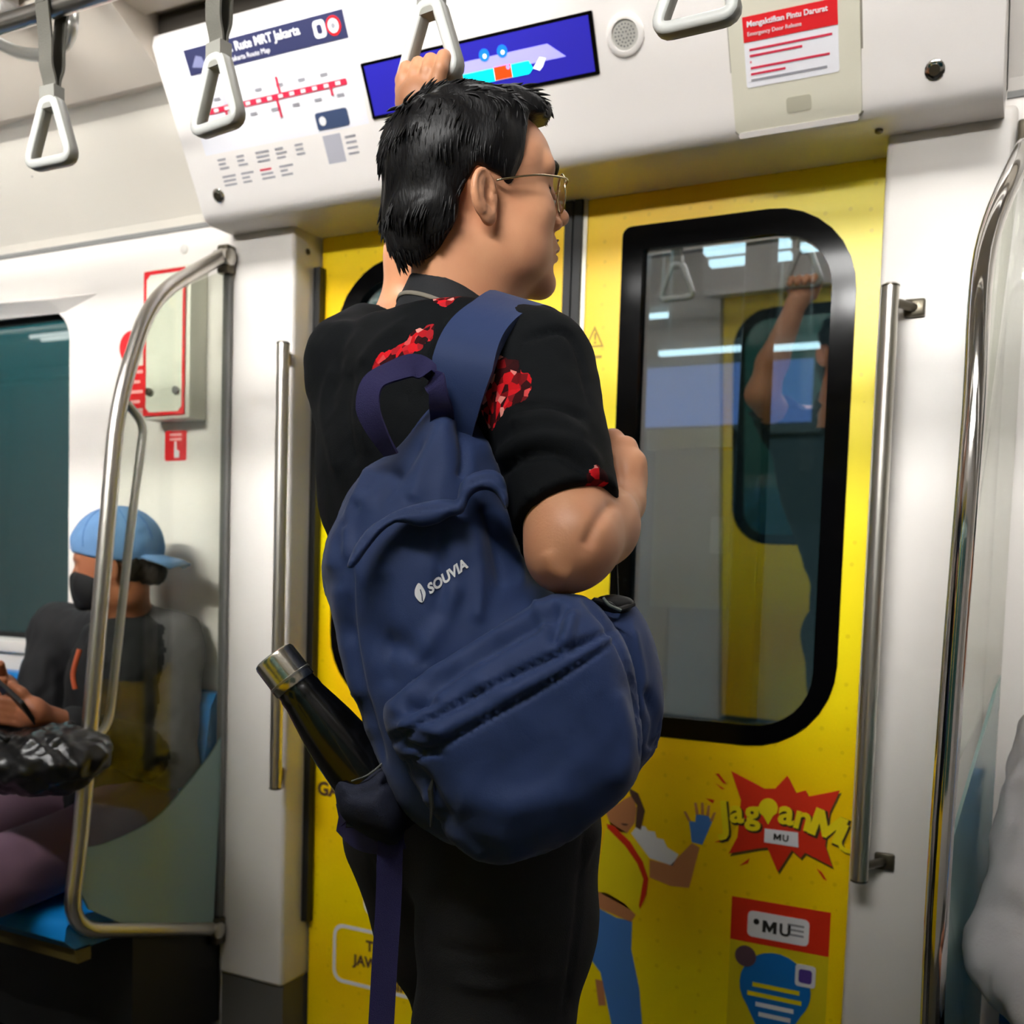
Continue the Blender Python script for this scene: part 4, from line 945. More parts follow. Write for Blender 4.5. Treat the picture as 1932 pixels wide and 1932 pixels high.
V, Fc = tube_data(catmull([(.112, -.0115, .012), (.119, 0, .016), (.112, .0115, .012)], 5), .0012, 8); pyd('bridge', h2w(np.array(V)), Fc, GOLDM, gl, True)
for s in (-1, 1):
    V, Fc = tube_data([(.108, s*.0115, .002), (.1045, s*.0125, -.006)], [.002, .0035], 8); pyd('nose_pad', h2w(np.array(V)), Fc, mat('pad_clear', (220, 210, 190), .2), gl, True)

# ---- hair
facep = np.array([(.25, .090), (.056, .091), (.046, .060), (.041, .022), (.034, -.012), (.025, -.004), (.012, .014), (-.018, .024), (-.034, -.006), (-.039, -.035), (-.055, -.066), (-.078, -.092), (-.10, -.16), (.25, -.3)], np.float32)
def hair_vol(P):
    d = s_ell(P, (-.006, 0, .048), (.108, .0865, .077))
    d = smin(d, s_ell(P, (-.052, 0, -.014), (.060, .071, .075)), .02)
    d = smin(d, s_cone(P, (-.060, 0, -.04), (-.070, 0, -.085), .050, .030), .02)
    d = smin(d, s_ell(P, (.056, -.004, .100), (.040, .056, .025)), .018)
    d = smin(d, s_ell(P, (.01, 0, .093), (.08, .064, .031)), .02)
    n = (np.sin(P[:, 1]*210+P[:, 0]*60+3*np.sin(P[:, 2]*35))*.0016+np.sin(P[:, 0]*140+P[:, 1]*90+2*np.sin(P[:, 2]*60))*.0014).astype(np.float32)
    d = smax(d+n, -(P[:, 2]+.094+P[:, 0]*.2+.0), .006)
    return smax(d, -s_poly(P[:, 0], P[:, 2], facep), .006)
gv, gq = sdf_mesh(hair_vol, (-.14, -.11, -.14), (.135, .11, .16), .0028)
gn = normals_of(gv, gq); rs = np.random.RandomState(7); LV, LF = [], []; off = 0; cand = []
def flow(p):
    x, y, z = p; top = np.clip((z-.085)/.03, 0, 1)
    back = np.array([-.15, .12*np.sign(y)*0, -1.0]); fr = np.array([.55, .15*np.sin(x*60), .12+.25*np.sin(y*70+x*30)]); sw = np.array([.15*np.sin(z*70), .25*np.sin(x*50+z*40), 0])
    return back*(1-top)+fr*top+sw
for i in rs.choice(len(gv), 5200):
    p = gv[i]; n = gn[i]
    if n[2] < -.6 or (p[2] < .085 and p[0] > .02) or p[2] < -.075: continue
    topn = p[2] > .08; L = rs.uniform(.014, .030)*(.55 if p[0] > .07 else 1) if topn else rs.uniform(.016, .032); r0 = rs.uniform(.0010, .0026); q = p-n*.003; pts = []
    lift = rs.uniform(-.05, .10) if topn else rs.uniform(-.03, .05)
    for k in range(6):
        pts.append(q.copy()); f_ = flow(q); f_ = f_-n*np.dot(f_, n)+n*lift*(1.2-k*.22); q = q+f_/np.linalg.norm(f_)*L/5
    cand.append((pts, r0))
_all = np.array([c[0] for c in cand], np.float32); _ok = (s_poly(_all[:, :, 0].ravel(), _all[:, :, 2].ravel(), facep) > .001).reshape(len(cand), 6).all(1)
for (pts, r0), k_ in zip(cand, _ok):
    if not k_: continue
    V, Fc = tube_data(pts, r0*np.array([.6, 1, 1, .85, .55, .08]), 5, False); LV.append(np.array(V)); LF += [tuple(j+off for j in f) for f in Fc]; off += len(V)
LVa = np.concatenate(LV); LQ = np.array(LF)
hv2, hq2 = join_q([(gv, gq), (LVa, LQ)])
qmesh('hair', h2w(hv2), hq2, HAIR, man)

# ---- shirt
def shirt_mat():
    m = bpy.data.materials.new('black_floral_cotton'); m.use_nodes = True; nt = m.node_tree; b = nt.nodes['Principled BSDF']; b.inputs['Roughness'].default_value = .8; b.inputs['Specular IOR Level'].default_value = .15
    g = nt.nodes.new('ShaderNodeNewGeometry'); prev = None
    v = nt.nodes.new('ShaderNodeTexVoronoi'); v.inputs['Scale'].default_value = 105; n = nt.nodes.new('ShaderNodeTexNoise'); n.inputs['Scale'].default_value = 38; n.inputs['Detail'].default_value = 3
    nt.links.new(g.outputs['Position'], v.inputs[0]); nt.links.new(g.outputs['Position'], n.inputs[0])
    for (px_, py_, Z_, r_) in FLOWERS:
        c = fhit(px_, py_, Z_); d = nt.nodes.new('ShaderNodeVectorMath'); d.operation = 'DISTANCE'; d.inputs[1].default_value = tuple(c); nt.links.new(g.outputs['Position'], d.inputs[0])
        dv = nt.nodes.new('ShaderNodeMath'); dv.operation = 'DIVIDE'; dv.inputs[1].default_value = r_; nt.links.new(d.outputs['Value'], dv.inputs[0])
        if prev is None: prev = dv
        else:
            mn = nt.nodes.new('ShaderNodeMath'); mn.operation = 'MINIMUM'; nt.links.new(prev.outputs[0], mn.inputs[0]); nt.links.new(dv.outputs[0], mn.inputs[1]); prev = mn
    ad = nt.nodes.new('ShaderNodeMath'); ad.operation = 'MULTIPLY_ADD'; ad.inputs[1].default_value = 1.5; nt.links.new(n.outputs[0], ad.inputs[0]); nt.links.new(prev.outputs[0], ad.inputs[2])
    lt = nt.nodes.new('ShaderNodeMath'); lt.operation = 'LESS_THAN'; lt.inputs[1].default_value = 1.5; nt.links.new(ad.outputs[0], lt.inputs[0])
    cr = nt.nodes.new('ShaderNodeValToRGB'); E = cr.color_ramp.elements; E[0].position = 0; E[0].color = (*lin((40, 6, 10)), 1); E[1].position = .95; E[1].color = (*lin((232, 150, 140)), 1)
    for p_, c_ in ((.30, (60, 8, 12)), (.42, (206, 16, 26)), (.62, (222, 30, 40)), (.72, (36, 6, 10)), (.86, (214, 40, 50))): e = E.new(p_); e.color = (*lin(c_), 1)
    sp = nt.nodes.new('ShaderNodeSeparateColor'); nt.links.new(v.outputs['Color'], sp.inputs[0]); nt.links.new(sp.outputs[0], cr.inputs[0])
    mx = nt.nodes.new('ShaderNodeMix'); mx.data_type = 'RGBA'; mx.inputs[6].default_value = (*lin((11, 14, 17)), 1); nt.links.new(lt.outputs[0], mx.inputs[0]); nt.links.new(cr.outputs[0], mx.inputs[7]); nt.links.new(mx.outputs[2], b.inputs['Base Color'])
    n3 = nt.nodes.new('ShaderNodeTexNoise'); n3.inputs['Scale'].default_value = 700; bp = nt.nodes.new('ShaderNodeBump'); bp.inputs['Strength'].default_value = .2; bp.inputs['Distance'].default_value = .002
    nt.links.new(g.outputs['Position'], n3.inputs[0]); nt.links.new(n3.outputs[0], bp.inputs['Height']); nt.links.new(bp.outputs[0], b.inputs['Normal'])
    return m
FLOWERS = [(730, 688, 1.27, .026), (755, 668, 1.27, .026), (785, 645, 1.27, .022), (805, 632, 1.27, .014), (915, 700, 1.10, .034), (940, 735, 1.09, .036), (972, 735, 1.09, .026), (925, 775, 1.09, .026), (1128, 912, 1.05, .018), (845, 562, 1.25, .02), (648, 1270, 1.3, .04)]
sa = nrm(RE-RS)
HEMP = W(1066, 965, 1.06)
hn = nrm(W(1150, 940, 1.06)-W(985, 1000, 1.06)); hn2 = nrm(np.cross(np.cross(hn, sa), hn))
if np.dot(hn2, sa) < 0: hn2 = -hn2
def shirt_sdf(P):
    d = torso(P, .006)
    d = smax(d, (P@np.array([0, 0, 1.], np.float32))-(NB[2]+.034), .006)
    end = RS+sa*np.dot(HEMP-RS, sa)*1.15
    sl = s_cone(P, RS, end, .066, .0565); sl = smax(sl, (P-HEMP.astype(np.float32))@hn2.astype(np.float32), .004)
    d = smin(d, sl, .03)
    ll = nrm(LE-LS); d = smin(d, s_cone(P, W(652, 730, 1.40), W(690, 940, 1.36), .048, .045), .05); s2 = s_cone(P, LS, LS+ll*.10, .064, .060); s2 = smax(s2, (P-(LS+ll*.055).astype(np.float32))@ll.astype(np.float32), .004)
    d = smin(d, s2, .03)
    return smax(d, (HIPC[2]-.06-P[:, 2]), .01)
sv, sq = sdf_mesh(shirt_sdf, *bounds([RS, LS, RE, HIPC-np.array([.16, .16, .08]), HIPC+.16, NB, LE], .09), .0048)
sv = sv+normals_of(sv, sq)*(vnoise(sv, 9, 3)*.0018+vnoise(sv, 22, 5)*.0007)[:, None]
sv = folds(sv, sq, [([(925, 880), (985, 835), (1050, 828), (1100, 850), (1128, 890)], 16, .008), ([(930, 905), (990, 862), (1060, 858), (1120, 905)], 9, -.007), ([(960, 800), (1040, 790), (1110, 830)], 14, .006), ([(970, 770), (1040, 765), (1105, 790)], 8, -.004),
    ([(985, 640), (1010, 632), (1060, 625), (1090, 660), (1112, 760)], 6, -.005), ([(985, 640), (970, 690), (975, 740)], 6, -.003), ([(1000, 950), (1070, 915), (1130, 900)], 20, .004), ([(1010, 965), (1085, 935), (1140, 925)], 8, -.0025),
    ([(660, 700), (650, 780), (665, 880)], 12, -.006), ([(630, 690), (612, 780), (640, 900)], 10, .005), ([(700, 720), (690, 800), (700, 860)], 12, .004), ([(780, 600), (720, 640), (680, 690)], 12, .004), ([(820, 620), (790, 690), (760, 760)], 9, -.004), ([(850, 600), (830, 660), (800, 740)], 8, .004)])
from mathutils.bvhtree import BVHTree
_sb = BVHTree.FromPolygons([Vector(v) for v in sv], [tuple(map(int, q)) for q in sq])
def fhit(px_, py_, Z_):
    h_ = _sb.ray_cast(Vector(CAM), Vector(ray(px_, py_)).normalized()); return np.array(h_[0]) if h_[0] is not None else W(px_, py_, Z_)
SHIRT = shirt_mat()
qmesh('shirt', sv, sq, SHIRT, man)
# collar: standing band round the neck with a grey stripe
nx = nrm(np.cross([0, 0, 1.], -hx)); cc = h2w([(-.016, .006, -.132)])[0]; axis = nrm(np.array([0, 0, 1.])+hx*.14)
fwd = nrm(hx-axis*np.dot(hx, axis)); sid = np.cross(axis, fwd)
def ring(rx, ry, h, drop): return [cc+fwd*rx*math.cos(a)+sid*ry*math.sin(a)+axis*(h-drop*(math.cos(a)*.5+.5)) for a in np.linspace(math.pi*.10, math.pi*1.90, 44)]
def band(name, rows, material, par):
    V = [p for r in rows for p in r]; n = len(rows[0]); Fc = [(j*n+i, j*n+i+1, (j+1)*n+i+1, (j+1)*n+i) for j in range(len(rows)-1) for i in range(n-1)]
    o = pyd(name, V, Fc, material, par, True); md = o.modifiers.new('thick', 'SOLIDIFY'); md.thickness = .003; md.offset = -1; return o
COLL = mat('collar_black', (20, 22, 26), .8, bump=.2, bscale=700)
col_ = band('collar', [ring(.092, .090, -.046, .046), ring(.083, .080, -.022, .052), ring(.079, .0745, -.004, .052), ring(.074, .071, .012, .05), ring(.070, .068, .026, .048), ring(.067, .066, .0275, .048)], COLL, man)
band('collar_stripe', [ring(.0815, .077, -.006, .052), ring(.0805, .076, -.001, .052)], mat('stripe_grey', (128, 122, 110), .8), col_)
# ---- trousers and shoes
tr = lambda P: smax(legs(P, .004), P[:, 2]-(HIPC[2]+.03), .01)
tv, tq = sdf_mesh(tr, *bounds([HIPC+np.array([.2, .2, .05]), HIPC-np.array([.2, .2, 0]), np.array([man.location.x+.15, man.location.y+.2, .07]), np.array([man.location.x-.2, man.location.y-.12, .07])], .1), .0065)
tv = tv+normals_of(tv, tq)*(vnoise(tv, 6, 11)*.003)[:, None]
tv = folds(tv, tq, [([(885, 1720), (960, 1728), (1020, 1715)], 8, -.004), ([(830, 1790), (930, 1802), (1010, 1790)], 9, -.004), ([(1105, 1560), (1095, 1650), (1085, 1760), (1060, 1932)], 5, -.003), ([(1130, 1560), (1105, 1620), (1095, 1640)], 7, .004), ([(700, 1620), (715, 1680), (740, 1750)], 5, -.003), ([(860, 1850), (950, 1860), (1040, 1830)], 14, .004)])
qmesh('trousers', tv, tq, JEAN, man)
_r = W(932, 1932, 1.19); _l = W(905, 1915, 1.40)
for c in (np.array([_r[0]-.01, _r[1]-.03, 0]), np.array([_l[0]+.04, _l[1]+.0, 0])):
    fn = lambda P, c=c: smax(smin(s_ell(P, c+tf*.07+np.array([0, 0, .045]), (.145, .048, .05), TM), s_cone(P, c+np.array([0, 0, .05]), c+np.array([0, 0, .11]), .05, .052), .03), .004-P[:, 2], .004)
    V, Q = sdf_mesh(fn, c-np.array([.26, .26, .02]), c+np.array([.26, .26, .18]), .008); qmesh('shoe', V, Q, BLACKR, man)
# ================================================================ BACKPACK
bag = empty('backpack', W(930, 1560, 1.08), 'navy nylon backpack with white leaf logo on the standing man', 'backpack')
def inter(pts, n=4): return catmull(np.array(pts, float), n, True)
M_out = inter([(838, 752), (880, 775), (925, 850), (960, 955), (990, 1060), (1050, 1125), (1130, 1135), (1190, 1180), (1225, 1290), (1225, 1400), (1180, 1490), (1090, 1560), (960, 1610), (850, 1590), (760, 1530), (712, 1440), (668, 1310), (640, 1200), (606, 1085), (640, 960), (690, 880), (740, 850), (790, 790)])
B_out = inter([(722, 1345), (745, 1308), (850, 1240), (960, 1170), (1040, 1124), (1100, 1122), (1150, 1160), (1190, 1240), (1208, 1330), (1212, 1420), (1180, 1500), (1090, 1575), (965, 1632), (885, 1600), (800, 1510), (745, 1420)])
E_out = inter([(1110, 1150), (1140, 1130), (1195, 1138), (1232, 1195), (1252, 1290), (1248, 1400), (1220, 1440), (1170, 1470), (1120, 1400)])
def main_s(P):
    px, py, Z = to_px(P)
    d = s_pillow(P, M_out, 1.115, .085, .080, ty=-.10, tx=0., cy=1250)
    return d
def pocket_s(P): return s_pillow(P, B_out, 1.025, .062, .058, ty=-.03, tx=-.02, cy=1380)
def side_s(P): return s_pillow(P, E_out, 1.09, .05, .045)
lo_, hi_ = bounds([W(a, b, z) for a, b in M_out for z in (.95, 1.25)], .01)
def fin(name, fn, h, fl, amp=.002, seed=1, mt=NAVY, lohi=None, nz=(7, 16)):
    V, Q = sdf_mesh(fn, *(lohi or (lo_, hi_)), h)
    V = V+normals_of(V, Q)*(vnoise(V, nz[0], seed)*amp+vnoise(V, nz[1], seed+1)*amp*.45)[:, None]
    V = folds(V, Q, fl); return qmesh(name, V, Q, mt, bag)
mainb = fin('main_compartment', main_s, .0042, [
    ([(660, 1060), (664, 1180), (690, 1320), (725, 1440)], 7, -.007), ([(700, 880), (668, 960), (655, 1060)], 8, .006),
    ([(840, 790), (800, 880), (780, 950)], 16, .006), ([(870, 790), (878, 860), (870, 900)], 10, -.008), ([(800, 830), (760, 890), (720, 950)], 10, -.004), ([(905, 830), (930, 880), (945, 920)], 12, .006),
    ([(720, 1210), (770, 1225), (800, 1260)], 22, -.007), ([(770, 1270), (830, 1180), (860, 1100)], 18, .006), ([(830, 1180), (835, 1060), (830, 990)], 14, -.005), ([(900, 1180), (905, 1080), (890, 990)], 14, .006), ([(950, 1110), (935, 1020), (915, 950)], 12, -.006), ([(985, 1110), (975, 1040), (950, 960)], 10, .005), ([(640, 1100), (650, 1200), (680, 1330)], 16, .006), ([(740, 1300), (720, 1200), (715, 1080)], 20, -.004), ([(700, 930), (640, 1010), (625, 1080)], 14, .006), ([(680, 950), (655, 1000)], 8, -.006)], .0022, 3)
pock = fin('front_pocket', pocket_s, .004, [
    ([(735, 1400), (760, 1385), (860, 1330), (1010, 1255), (1165, 1185)], 7, -.008), ([(745, 1440), (800, 1425), (930, 1350), (1060, 1275), (1165, 1205)], 5, -.006), ([(790, 1400), (920, 1335), (1060, 1260), (1160, 1198)], 12, .004),
    ([(745, 1355), (850, 1270), (960, 1205), (1060, 1150)], 12, -.009), ([(740, 1325), (850, 1252), (1000, 1165), (1060, 1135)], 12, .007), ([(1060, 1140), (1050, 1180), (1040, 1215)], 8, -.008), ([(1085, 1150), (1070, 1200), (1065, 1240)], 9, .006),
    ([(1100, 1130), (1150, 1185), (1190, 1270), (1205, 1360), (1210, 1430)], 5, -.006), ([(760, 1330), (800, 1320), (820, 1330)], 10, -.007), ([(750, 1370), (800, 1372), (840, 1385)], 9, .007), ([(755, 1400), (790, 1415), (830, 1420)], 7, -.007), ([(760, 1445), (800, 1470), (850, 1560)], 12, -.006), ([(800, 1490), (850, 1570), (920, 1620)], 12, .006), ([(1010, 1130), (1030, 1190)], 10, .005), ([(890, 1290), (960, 1300), (1000, 1280)], 18, .003), ([(1160, 1300), (1185, 1400), (1170, 1490)], 16, .005), ([(860, 1500), (960, 1520), (1080, 1500)], 30, .005)], .0024, 8)
fin('side_pocket', side_s, .004, [([(1215, 1300), (1240, 1360), (1230, 1420)], 10, -.007), ([(1190, 1180), (1210, 1280), (1205, 1360)], 10, .005)], .002, 12, NAVY, bounds([W(a, b, z) for a, b in E_out for z in (1.0, 1.2)], .01))
# flap hem over the top pocket
fl_out = inter([(655, 1062), (688, 1002), (745, 965), (800, 948), (842, 942), (862, 944), (868, 916), (885, 896), (925, 886), (952, 902), (962, 948), (952, 962), (934, 932), (905, 926), (886, 940), (874, 968), (850, 974), (822, 988), (790, 992), (745, 986), (705, 1022), (668, 1070)], 3)
fin('flap_hem', lambda P: smin(s_pillow(P, fl_out, 1.040, .012, .0105, ty=-.18, cy=970), np.full(len(P), 9, np.float32), .001), .003, [([(675, 1040), (720, 985), (790, 962), (850, 955)], 4, -.003), ([(880, 915), (925, 900), (955, 925)], 4, -.003)], .0008, 21, NAVY, bounds([W(a, b, z) for a, b in fl_out for z in (.98, 1.1)], .01))
# webbing haul loop
hp_ = catmull([W(738, 858, 1.075), W(712, 815, 1.065), W(694, 768, 1.06), W(704, 722, 1.065), W(745, 700, 1.08), W(782, 690, 1.09), W(812, 706, 1.09), W(826, 738, 1.085), W(833, 775, 1.10), W(836, 810, 1.125)], 5)
wd_ = [nrm(CR*math.cos(a)+CU*math.sin(a)+CF*.5*math.sin(2*a)) for a in np.interp(np.arange(len(hp_)), [0, 10, 18, 26, 40], [-.55, -.25, -.95, -1.5, -.1])]
ribbon('haul_loop', hp_, .026, wd_, .0025, NAVYW, bag)
# shoulder straps
def on_shirt(p, off=.010):
    l_, n_, _i, _d = _sb.find_nearest(Vector(p)); return np.array(l_)+np.array(n_)*off
sp = catmull([W(845, 880, 1.15), W(856, 785, 1.115), W(874, 690, 1.10), W(898, 630, 1.115), W(940, 590, 1.145), W(985, 575, 1.20)]+[on_shirt(RS+tl*a_+tf*b_+np.array([0, 0, c_])) for a_, b_, c_ in ((.055, .06, .05), (.055, .12, -.01), (.045, .15, -.09))]+[W(1150, 850, 1.262)], 6)
_e = np.clip((np.arange(len(sp))-28)/8, 0, 1)
wds = [nrm(CR*math.cos(a)-CU*math.sin(a)+CF*b) for a, b in zip(np.interp(np.arange(len(sp)), [0, 12, 24, 36, 48], [.1, .15, .45, .7, .7]), np.interp(np.arange(len(sp)), [0, 12, 24, 48], [0, -.1, -.55, -.6]))]
wds = [nrm(w_*(1-e_)-tl*e_) for w_, e_ in zip(wds, _e)]
ribbon('shoulder_strap', sp, np.interp(np.arange(len(sp)), [0, 6, 12, 20, 48], [.036, .050, .066, .066, .06]), wds, .014, NAVY, bag)
sp2 = catmull([W(770, 900, 1.20), W(725, 790, 1.25), W(700, 690, 1.30), W(705, 640, 1.36), W(715, 625, 1.43), W(700, 680, 1.52)], 6)
ribbon('shoulder_strap', sp2, .05, tl, .006, mat('strap_black', (14, 15, 20), .8), bag)
# dangling strap, buckle, zip pull
ds = catmull([W(742, 1540, 1.11), W(736, 1600, 1.085), W(733, 1700, 1.09), W(725, 1830, 1.09), W(716, 1990, 1.085)], 6)
ribbon('dangling_strap', ds, .027, nrm(CR+CF*.2), .002, NAVYW, bag)
lw = catmull([W(640, 1538, 1.16), W(668, 1515, 1.13), (W(712, 1500, 1.10)), W(745, 1505, 1.09)], 6); ribbon('lower_webbing', lw, .026, CU, .0025, NAVYW, bag)
lw = catmull([W(640, 1545, 1.16), W(672, 1575, 1.13), (W(715, 1585, 1.10)), W(760, 1575, 1.10)], 6); ribbon('lower_webbing', lw, .03, CU, .0025, NAVYW, bag)
bk = prism('ladder_buckle', [W(a, b, 1.10) for a, b in ((652, 1562), (656, 1532), (678, 1520), (705, 1530), (700, 1560))], CF, .006, BLACKR, bag)
V, Fc = tube_data([W(654, 1556, 1.095), W(688, 1560, 1.095)], .0016, 8); pyd('buckle_bar', V, Fc, mat('bar_grey', (70, 76, 78), .35, .6), bk)
V, Fc = tube_data([W(817, 1470, .985), W(812, 1490, .985), W(815, 1525, .985), W(812, 1560, .985)], [.0012, .003, .0022, .001], 8); pyd('zip_pull', V, Fc, mat('zip_grey', (62, 64, 62), .4, .6), bag)
V, Fc = tube_data(catmull([W(1120, 1132, 1.03), W(1150, 1140, 1.035), W(1165, 1150, 1.04), W(1195, 1140, 1.06)], 5), .0028, 8); pyd('pocket_piping', V, Fc, BLACKR, bag)
fin('side_opening', lambda P: s_pillow(P, inter([(1125, 1130), (1160, 1122), (1197, 1134), (1180, 1160), (1150, 1162)], 3), 1.06, .010, .010), .003, [], .0003, 5, BLACKR, bounds([W(a, b, z) for a, b in ((1110, 1110), (1210, 1170)) for z in (1.0, 1.1)], .01))  # solid black lump; the shade inside the opening is put in its colour
V, Fc = tube_data(catmull([W(1138, 1128, 1.028), W(1150, 1142, 1.026), W(1172, 1152, 1.026)], 5), .0016, 8); pyd('pocket_ring', V, Fc, mat('ring_grey', (110, 120, 112), .35, .5), bag)
for a, b, m_ in ((([(1162, 1050), (1166, 1132)]), .0015, mat('cord_black', (18, 18, 20), .6)),):
    V, Fc = tube_data([W(*a[0], 1.14), W(*a[1], 1.08)], b, 8); pyd('side_cord', V, Fc, m_, bag)
# left bottle pocket
bp_out = inter([(640, 1470), (672, 1474), (722, 1442), (745, 1470), (770, 1540), (750, 1600), (690, 1580), (645, 1540), (634, 1500)], 3)
fin('bottle_pocket', lambda P: s_pillow(P, bp_out, 1.100, .052, .045), .004, [([(650, 1500), (700, 1490), (740, 1470)], 8, -.005)], .002, 30, mat('navy_dark_mesh', (20, 26, 48), .8, bump=.3, bscale=900), bounds([W(a, b, z) for a, b in bp_out for z in (1.05, 1.2)], .01))
V, Fc = tube_data(catmull([W(664, 1474, 1.08), W(695, 1462, 1.07), W(722, 1440, 1.075)], 5), .0012, 6); pyd('pocket_edge', V, Fc, mat('edge_thread', (90, 92, 88), .6), bag)
# logo wrapped on to the cloth
from mathutils.bvhtree import BVHTree
def bvh_of(o): me = o.data; return BVHTree.FromPolygons([v.co.copy() for v in me.vertices], [tuple(p.vertices) for p in me.polygons])
bvm = bvh_of(mainb)
def wrap(px_, py_, lift=.0012):
    d = Vector(ray(px_, py_)).normalized(); h_ = bvm.ray_cast(Vector(CAM), d); p = np.array(h_[0]) if h_[0] is not None else W(px_, py_, 1.04)
    return p-np.array(d)*lift
LOGO = mat('logo_white', (232, 234, 238), .5)
cu = bpy.data.curves.new('lettering', 'FONT'); cu.body = 'SOUVIA'; cu.size = 1; cu.offset = .04; cu.resolution_u = 3
to = bpy.data.objects.new('lettering', cu); COL.objects.link(to); me = bpy.data.meshes.new_from_object(to.evaluated_get(bpy.context.evaluated_depsgraph_get())); bpy.data.objects.remove(to)
xs = [v.co.x for v in me.vertices]; x0_, x1_ = min(xs), max(xs); bm = bmesh.new(); bm.from_mesh(me)
bmesh.ops.triangulate(bm, faces=bm.faces); bmesh.ops.subdivide_edges(bm, edges=bm.edges, cuts=1)
for v in bm.verts:
    s_ = (v.co.x-x0_)/(x1_-x0_); t_ = v.co.y/.72
    v.co = Vector(wrap(811+s_*73-t_*6, 1121-s_*52-t_*18))
from_bm('logo_lettering', bm, LOGO, bag)
lf = catmull([(790, 1100), (783, 1112), (784, 1126), (796, 1137), (803, 1122), (799, 1110)], 5, True); c0 = wrap(793, 1120)
lf = np.array([(790, 1100)]+[tuple(p) for p in lf[1:]])
bm = bmesh.new(); vs = [bm.verts.new(wrap(*p)) for p in lf]; cv = bm.verts.new(c0)
for i in range(len(vs)): bm.faces.new((cv, vs[i], vs[(i+1) % len(vs)]))
lg = from_bm('logo_leaf', bm, LOGO, bag)
V, Fc = tube_data([wrap(*p, .0016) for p in ((793, 1112), (796, 1122), (797, 1134))], .0006, 5); pyd('leaf_vein', V, Fc, NAVY, lg)

# ================================================================ BOTTLE
b0 = W(514, 1236, 1.11); b1 = W(700, 1478, 1.115); ax_ = nrm(b1-b0)
bt = empty('water_bottle', b1, 'black metal water bottle with steel cap in the backpack side pocket', 'bottle')
cap_ = lathe('cap', [(.0195, 0), (.0225, .0015), (.0238, .005), (.0240, .030), (.0243, .031), (.0243, .040), (.0236, .0415)], b0, ax_, mat('bottle_steel', (226, 220, 204), .22, 1.0, bump=.05, bscale=200, stretch=(1, 1, 1)), bt, 36)
u_ = nrm(np.cross(ax_, CF))
lathe('cap_seam', [(.02405, .0300), (.0246, .0305), (.0246, .0325), (.02405, .033)], b0, ax_, STEEL, bt, 36)
lathe('body', [(.0225, .040), (.0225, .046), (.0236, .048), (.0236, .056), (.0242, .06), (.027, .075), (.0305, .095), (.0335, .12), (.0355, .15), (.0362, .17), (.0362, .198), (.034, .206), (.01, .208)], b0, ax_, mat('bottle_black', (6, 6, 6), .22, spec=.6, coat=.3), bt, 40)
# ================================================================ SEATED PASSENGER (left)
pas = empty('person', (float(WY(240, 1500, 1.75)[0]), 1.80, .40), 'seated passenger with blue backward cap, black mask and phone behind the glass partition', 'person')
def S(px_, py_, Y_): return WY(px_, py_, Y_)
PF = nrm(np.array([-.55, -.85, 0])); PLf = np.cross([0, 0, 1.], PF)                 # body facing and its left
FH = nrm(np.array([-.86, -.50, -.16])); FL = nrm(np.cross([0, 0, 1.], FH)); FU = np.cross(FH, FL); FM = np.stack([FH, FL, FU])
HC = S(222, 1072, 1.83)
def L2(p): return HC+FH*p[0]+FL*p[1]+FU*p[2]
Tf = S(235, 1290, 1.90)
lsh, rsh = S(328, 1220, 1.95), S(112, 1190, 1.90)
lel, rel = S(322, 1440, 1.90), S(60, 1400, 1.78)
lha, rha = S(62, 1345, 1.52), S(8, 1300, 1.60)
def pbody(P):
    d = s_ell(P, L2((.0, 0, .03)), (.095, .074, .09), FM); d = smin(d, s_ell(P, L2((.045, 0, -.03)), (.052, .058, .075), FM), .02)
    d = smin(d, s_cone(P, L2((.088, 0, .02)), L2((.108, 0, -.012)), .008, .011), .01)
    for s in (-1, 1): d = smin(d, s_cone(P, L2((.086, s*.012, .035)), L2((.074, s*.042, .036)), .010, .009), .01); d = smin(d, s_ell(P, L2((-.012, s*.078, -.005)), (.016, .008, .028), FM), .006); d = smax(d, -s_ell(P, L2((.096, s*.03, .018)), (.012, .013, .008), FM), .006)
    d = smin(d, s_cone(P, L2((-.012, 0, -.06)), Tf+np.array([0, 0, .16]), .054, .062), .03)
    d = smin(d, s_ell(P, Tf, (.10, .16, .2), np.stack([PF, PLf, [0, 0, 1.]])), .05)
    # hands
    for c, e in ((lha, lel), (rha, rel)):
        a = nrm(e-c); d = smin(d, s_cone(P, c+a*.16, c+a*.02, .034, .028), .02); d = smin(d, s_ell(P, c, (.036, .03, .036)), .012)
    for k in range(4):
        b = lha+np.array([-.01, -.01, .020-.015*k]); d = smin(d, chain(P, None, [b, b+np.array([-.035, -.030, .008]), b+np.array([-.055, .000, .010])], [.0105, .0095, .008], .004), .004)
        b = rha+np.array([.0, -.012, .020-.015*k]); d = smin(d, chain(P, None, [b, b+np.array([.02, -.040, .006]), b+np.array([.04, -.018, .006])], [.0105, .0095, .008], .004), .004)
    for c, sg in ((lha, -1), (rha, 1)): d = smin(d, chain(P, None, [c+np.array([0, 0, .015]), c+np.array([sg*.012, -.018, .045]), c+np.array([sg*.028, -.030, .062])], [.013, .011, .009], .005), .006)
    return d
V, Q = sdf_mesh(pbody, *bounds([HC+.12, HC-.12, Tf-.2, Tf+.2, lha, rha, lel], .09), .0046); qmesh('body', V, Q, SKIN2, pas)
# face details: eyes
for s in (-1, 1):
    V, Fc = tube_data([L2((.083, s*.020, .016)), L2((.081, s*.030, .013)), L2((.076, s*.040, .015))], [.001, .0028, .001], 6); pyd('eye', V, Fc, mat('lash_dark', (26, 16, 12), .5), pas, True)
